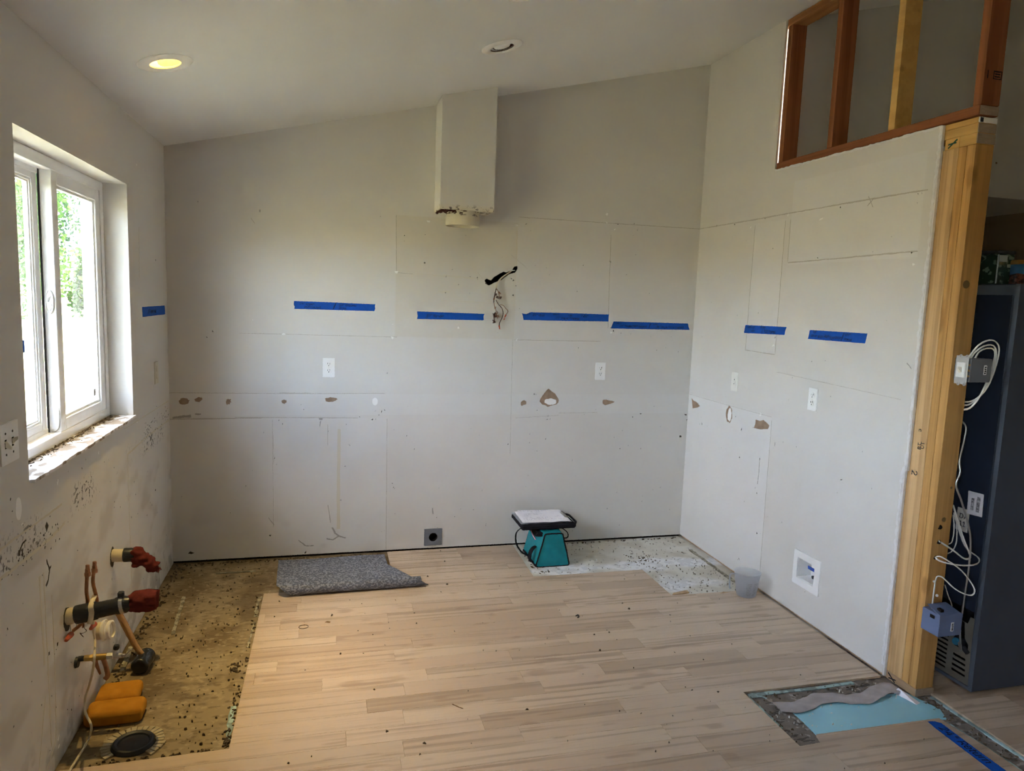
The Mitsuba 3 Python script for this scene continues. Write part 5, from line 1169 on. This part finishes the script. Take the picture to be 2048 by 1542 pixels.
pts = [(g.uniform(2.62, 3.2), -1.955 + g.normal(0, .012), g.uniform(.003, .009)) for _ in range(22)] + [(2.62 + g.normal(0, .02), g.uniform(-2.25, -1.95), g.uniform(.002, .007)) for _ in range(20)] + [(g.uniform(3.30, 3.37), g.uniform(-2.9, -2.09), g.uniform(.002, .009)) for _ in range(110)]
single('cutout_debris', specks('F', pts, 46, .005), 'm_debris', 'dark splinters in the front floor cut-out and the groove beside the tape', kind='stuff')

# ------------------------------------------------------------------ refrigerator standing behind the post, tins on it
RF = thing('refrigerator', 'tall dark slate refrigerator behind the wooden post, its back towards the partition', 'refrigerator')
fx0, fx1, fy0, fy1, ft = 3.556, 4.32, -2.118, -1.24, 1.756
put(RF, 'cabinet', cat([box(fx0, fx1, fy0, fy0 + .004, .022, ft), box(fx0, fx1, fy1 - .004, fy1, .022, ft), box(fx0, fx1, fy0 + .004, fy1 - .004, ft - .004, ft), box(fx1 - .004, fx1, fy0 + .004, fy1 - .004, .022, ft - .004)]), 'm_fridge')
put(RF, 'rear_panel', box(fx0 + .010, fx0 + .014, fy0 + .030, fy1 - .030, .36, ft - .02, .001), 'm_fridge_back')
put(RF, 'edge_flange', cat([hull([(fx0, fy0 + .0005, z) for z in (.022, ft)] + [(fx0 - .001, fy0 + .020, z) for z in (.022, ft)] + [(fx0 + .011, fy0 + .040, z) for z in (.36, ft - .02)] + [(fx0 + .004, fy0 + .004, z) for z in (.022, ft)]), box(fx0 - .001, fx0 + .004, fy0 + .02, fy1, ft - .045, ft - .004), box(fx0 - .001, fx0 + .004, fy1 - .02, fy1, .022, ft)]), 'm_fridge_edge', label='bent steel edge of the back')
gr = fresh(RF + '__lower_cover')
slots = [sbox(fy0 + .045 + .002 * i, .062 + .0235 * i, fy0 + .115, .073 + .0235 * i) for i in range(4)] + [sbox(fy0 + .145, .05 + .021 * i, fy0 + .235, .060 + .021 * i) for i in range(11)]
slots.append(Polygon([(fy0 + .045, .165), (fy0 + .100, .185), (fy0 + .118, .22), (fy0 + .118, .30), (fy0 + .075, .30), (fy0 + .065, .23), (fy0 + .045, .21)]))
cover = sbox(fy0 + .006, .035, fy1 - .03, .335).difference(unary_union(slots)).difference(Polygon([(fy0 + .05, .335), (fy0 + .06, .30), (fy0 + .2, .31), (fy0 + .2, .34)]))
m = cat([trimesh.creation.extrude_polygon(q_, .003, engine='earcut') for q_ in getattr(cover, 'geoms', [cover])])
m = trimesh.Trimesh(np.stack([fx0 + .008 - m.vertices[:, 2], m.vertices[:, 0], m.vertices[:, 1]], 1), m.faces[:, ::-1], process=False)
scene[gr] = mikit.ply(m, 'm_galv', False)
labels[gr] = {'label': 'beige metal cover with vent slots'}
put(gr, 'screw', cat([rod((fx0 + .005, fy0 + .014, z), (fx0 + .001, fy0 + .014, z), .004, n=10) for z in (.055, .135, .235, .30)]), 'm_steel')
put(RF, 'compressor_bay', box(fx0 + .06, fx0 + .065, fy0 + .01, fy1 - .03, .022, .37), 'm_dark')
put(RF, 'foot_rail', box(fx0 - .002, fx0 + .004, fy0 + .001, fy1 - .001, .020, .034), 'm_fridge_edge')
put(RF, 'water_valve', cat([box(fx0 - .006, fx0 + .02, fy0 + .068, fy0 + .112, .182, .222, .004), rod((fx0 - .004, fy0 + .060, .195), (fx0 - .004, fy0 + .036, .178), .010)]), 'm_rubber_grey')
put(RF, 'valve_cap', lathe([(0, .014), (.013, .012), (.016, .004), (.017, 0)], (fx0 - .006, fy0 + .094, .205), (-1, -.25, 0.05), 24), 'm_cap_blue', smooth=40, label='bright blue valve cap')
st = put(RF, 'barcode_label', hull([(fx0 - .0016, y_, z_) for y_, z_ in ((-1.993, 0.874), (-2.068, 0.878), (-2.071, 0.779), (-1.998, 0.774))] + [(fx0 - .0012, y_, z_) for y_, z_ in ((-1.993, 0.874), (-2.071, 0.779))]), 'm_paper', label='white barcode label')
bars, g = [], np.random.default_rng(77)
for yc, zc_, wd, hh in ((-2.047, .826, .016, .062), (-2.020, .822, .014, .052)):
    z_ = zc_ - hh / 2
    while z_ < zc_ + hh / 2:
        t_ = g.uniform(.0008, .0028)
        bars.append(box(fx0 - .0022, fx0 - .0015, yc - wd / 2, yc + wd / 2, z_, z_ + t_))
        z_ += t_ + g.uniform(.001, .0022)
put(st, 'barcode', cat(bars), 'm_ink')
sd = put(RF, 'side_label', box(fx0 - .0010, fx0 - .0004, -2.010, -1.950, .690, .790), 'm_plastic_ivory', label='pale label with large letters')
tm = []
for txt, yy_, zz_ in (('D', -1.962, .745), ('A', -1.985, .745), ('1', -1.962, .712), ('1', -1.980, .712)):
    t_ = meshkit.text_mesh(txt, .022, .0005)
    v = t_.vertices
    tm.append(trimesh.Trimesh(np.stack([fx0 - .0010 - v[:, 2], yy_ - v[:, 0], zz_ + v[:, 1]], 1), t_.faces[:, ::-1], process=False))
put(sd, 'lettering', cat(tm), 'm_ink')
TG = thing('tin', 'dark green box tin standing on the refrigerator next to the post', 'tin')
put(TG, 'body', box(3.585, 3.672, -1.98, -1.89, ft + .001, ft + .128, .004), 'm_tin_green')
put(TG, 'lid', box(3.582, 3.675, -1.983, -1.887, ft + .128, ft + .142, .004), 'm_rubber_grey')
put(TG, 'picture', cat([box(3.590, 3.632, -1.9808, -1.9798, ft + .095, ft + .122), box(3.634, 3.655, -1.9808, -1.9798, ft + .072, ft + .086)]), 'm_tin_label')
TB = thing('tin', 'round tin with a blue evening picture and gold lid on the refrigerator corner', 'tin')
put(TB, 'body', lathe([(0, 0), (.078, 0), (.080, .004), (.080, .088), (.078, .090)], (3.665 + .06, -2.015, ft + .001), (0, 0, 1), 60), 'm_tin_blue', smooth=40)
put(TB, 'lid', lathe([(.081, .084), (.082, .088), (.082, .098), (.078, .102), (.0, .103)], (3.665 + .06, -2.015, ft + .001), (0, 0, 1), 60), 'm_gold', smooth=40)

# ------------------------------------------------------------------ electrical boxes and cables on the post
BX = thing('switch_box', 'grey plastic switch box with a bare light switch on the post end, upper', 'electrical box')
put(BX, 'box', cat([box(3.318, 3.424, -2.150, -2.0765, 1.362, 1.455, .002)]), 'm_plastic_grey')
put(BX, 'switch_strap', box(3.309, 3.312, -2.146, -2.090, 1.352, 1.464, .0005), 'm_steel')
for s in (1.350, 1.458):
    for yy_ in (-2.140, -2.112):
        put(BX, 'strap_ear', lathe([(.004, 0), (.008, 0), (.008, .0015), (.004, .0015)], (3.308, yy_, s + .004), (-1, 0, 0), 14), 'm_steel')
put(BX, 'switch_body', box(3.304, 3.318, -2.138, -2.098, 1.378, 1.438, .002), 'm_plastic_white')
put(BX, 'toggle', hull([(3.304, y_, z_) for y_ in (-2.126, -2.112) for z_ in (1.398, 1.420)] + [(3.288, y_, z_) for y_ in (-2.123, -2.115) for z_ in (1.414, 1.422)]), 'm_plastic_ivory')
put(BX, 'terminal_screw', cat([rod((3.312, -2.148, z), (3.312, -2.153, z), .0035, n=8) for z in (1.386, 1.408, 1.430)]), 'm_brass')
put(BX, 'box_label', cat([box(3.384, 3.398, -2.1512, -2.1500, 1.392, 1.430)]), 'm_paper')
put(BX, 'print', cat([box(3.387, 3.395, -2.1518, -2.1511, 1.396 + .008 * i, 1.401 + .008 * i) for i in range(4)]), 'm_ink')
BL = thing('junction_box', 'blue-grey plastic junction box on the post end near the floor', 'electrical box')
put(BL, 'box', cat([box(3.292, 3.408, -2.165, -2.0765, .315, .408, .002), hull([(3.292, -2.165, .408), (3.30, -2.09, .425), (3.40, -2.165, .409), (3.40, -2.085, .424), (3.34, -2.10, .428), (3.292, -2.165, .404), (3.40, -2.165, .404)])]), 'm_plastic_blue')
put(BL, 'knockout', box(3.2905, 3.2925, -2.140, -2.118, .382, .396), 'm_dark')
put(BL, 'knockout', box(3.31, 3.325, -2.150, -2.13, .413, .4245), 'm_dark')
put(BL, 'box_label', box(3.352, 3.366, -2.1662, -2.1648, .336, .374), 'm_paper')
put(BL, 'print', cat([box(3.355, 3.363, -2.1668, -2.1660, .340 + .008 * i, .345 + .008 * i) for i in range(4)]), 'm_ink')


def cable(pts, label, r=.0042, bsdf='m_cable', flat=(1, .62)):
    return single('cable', tube(pts, r, 9, flat=flat), bsdf, label, 'cable', smooth=True)


cable([(3.334, -2.12, 1.452), (3.344, -2.13, 1.483), (3.363, -2.14, 1.513), (3.398, -2.15, 1.53), (3.432, -2.15, 1.521), (3.449, -2.15, 1.492), (3.443, -2.15, 1.432), (3.419, -2.15, 1.356), (3.408, -2.13, 1.309), (3.401, -2.09, 1.277), (3.396, -2.02, 1.27)], 'outer white cable loop from the switch box on the post')
cable([(3.348, -2.12, 1.456), (3.369, -2.12, 1.482), (3.39, -2.13, 1.503), (3.429, -2.13, 1.51), (3.453, -2.13, 1.496), (3.461, -2.13, 1.46), (3.45, -2.13, 1.4), (3.425, -2.13, 1.333), (3.417, -2.11, 1.294), (3.399, -2.08, 1.261), (3.396, -2.0, 1.255)], 'middle white cable loop from the switch box on the post')
cable([(3.379, -2.11, 1.454), (3.396, -2.11, 1.48), (3.428, -2.11, 1.494), (3.464, -2.11, 1.493), (3.478, -2.11, 1.465), (3.451, -2.12, 1.399), (3.404, -2.14, 1.331), (3.394, -2.12, 1.275), (3.392, -2.08, 1.243), (3.397, -1.98, 1.24)], 'inner white cable loop from the switch box on the post')
cable([(3.400, -2.0, 1.22), (3.422, -2.06, 1.175), (3.415, -2.07, 1.114), (3.393, -2.08, 1.032), (3.392, -2.09, 0.982), (3.379, -2.09, 0.93), (3.402, -2.1, 0.869), (3.445, -2.1, 0.782), (3.475, -2.1, 0.695), (3.483, -2.1, 0.586), (3.489, -2.09, 0.427), (3.487, -2.09, 0.294), (3.516, -2.08, 0.196), (3.552, -2.03, .21)], 'long grey water line hanging down behind the post to the refrigerator valve', .0040, 'm_steel', (1, 1))
cable([(3.408, -2.06, 0.836), (3.418, -2.08, 0.777), (3.446, -2.09, 0.704), (3.468, -2.1, 0.652), (3.495, -2.09, 0.614), (3.475, -2.08, 0.607), (3.41, -2.08, 0.648), (3.336, -2.079, 0.69)], 'white cable that goes into the upper hole of the post')
cable([(3.428, -2.05, 0.799), (3.443, -2.07, 0.729), (3.479, -2.08, 0.655), (3.549, -2.08, 0.607), (3.529, -2.1, 0.592), (3.477, -2.11, 0.588), (3.411, -2.11, 0.594), (3.362, -2.1, 0.602), (3.33, -2.09, 0.613), (3.328, -2.079, 0.62)], 'white cable looping wide and back into the lower hole of the post')
cable([(3.328, -2.079, 0.62), (3.328, -2.1, 0.632), (3.36, -2.12, 0.614), (3.41, -2.13, 0.58), (3.452, -2.14, 0.534), (3.481, -2.14, 0.493), (3.471, -2.14, 0.472), (3.445, -2.13, 0.474), (3.402, -2.12, 0.495), (3.367, -2.11, 0.526), (3.35, -2.1, 0.542), (3.337, -2.09, 0.541), (3.335, -2.085, 0.52), (3.332, -2.085, 0.459), (3.315, -2.1, 0.401)], 'white cable looping from the lower hole down to the junction box', .0045)
cable([(3.446, -2.03, 0.782), (3.447, -2.04, 0.741), (3.438, -2.05, 0.69), (3.421, -2.05, 0.663), (3.395, -2.0, .66)], 'thin white cable curving behind the post above the holes', .003)
cable([(3.449, -2.04, 0.785), (3.454, -2.05, 0.722), (3.445, -2.06, 0.661), (3.415, -2.06, 0.627), (3.395, -2.02, .62)], 'thin white cable curving lower behind the post', .003)
cable([(3.435, -2.04, 0.477), (3.446, -2.05, 0.436), (3.462, -2.06, 0.383), (3.40, -2.05, .40)], 'short grey cable behind the junction box', .003, 'm_scuff')
single('staple', rod((3.336, -2.077, 0.514), (3.33, -2.082, 0.517), .005, n=8), 'm_chip', 'upper white cable staple on the post end above the junction box', 'staple')
single('staple', rod((3.359, -2.077, 0.451), (3.352, -2.084, 0.455), .006, n=8), 'm_chip', 'lower white cable staple on the post end above the junction box', 'staple')
put('wall_right', 'cable_hole', cat([rod((3.338, -2.075, 0.685), (3.336, -2.078, 0.686), .009, n=16), rod((3.329, -2.075, 0.618), (3.327, -2.078, 0.619), .008, n=16), rod((3.335, -2.075, 0.749), (3.333, -2.077, 0.75), .010, n=14)]), 'm_dark')
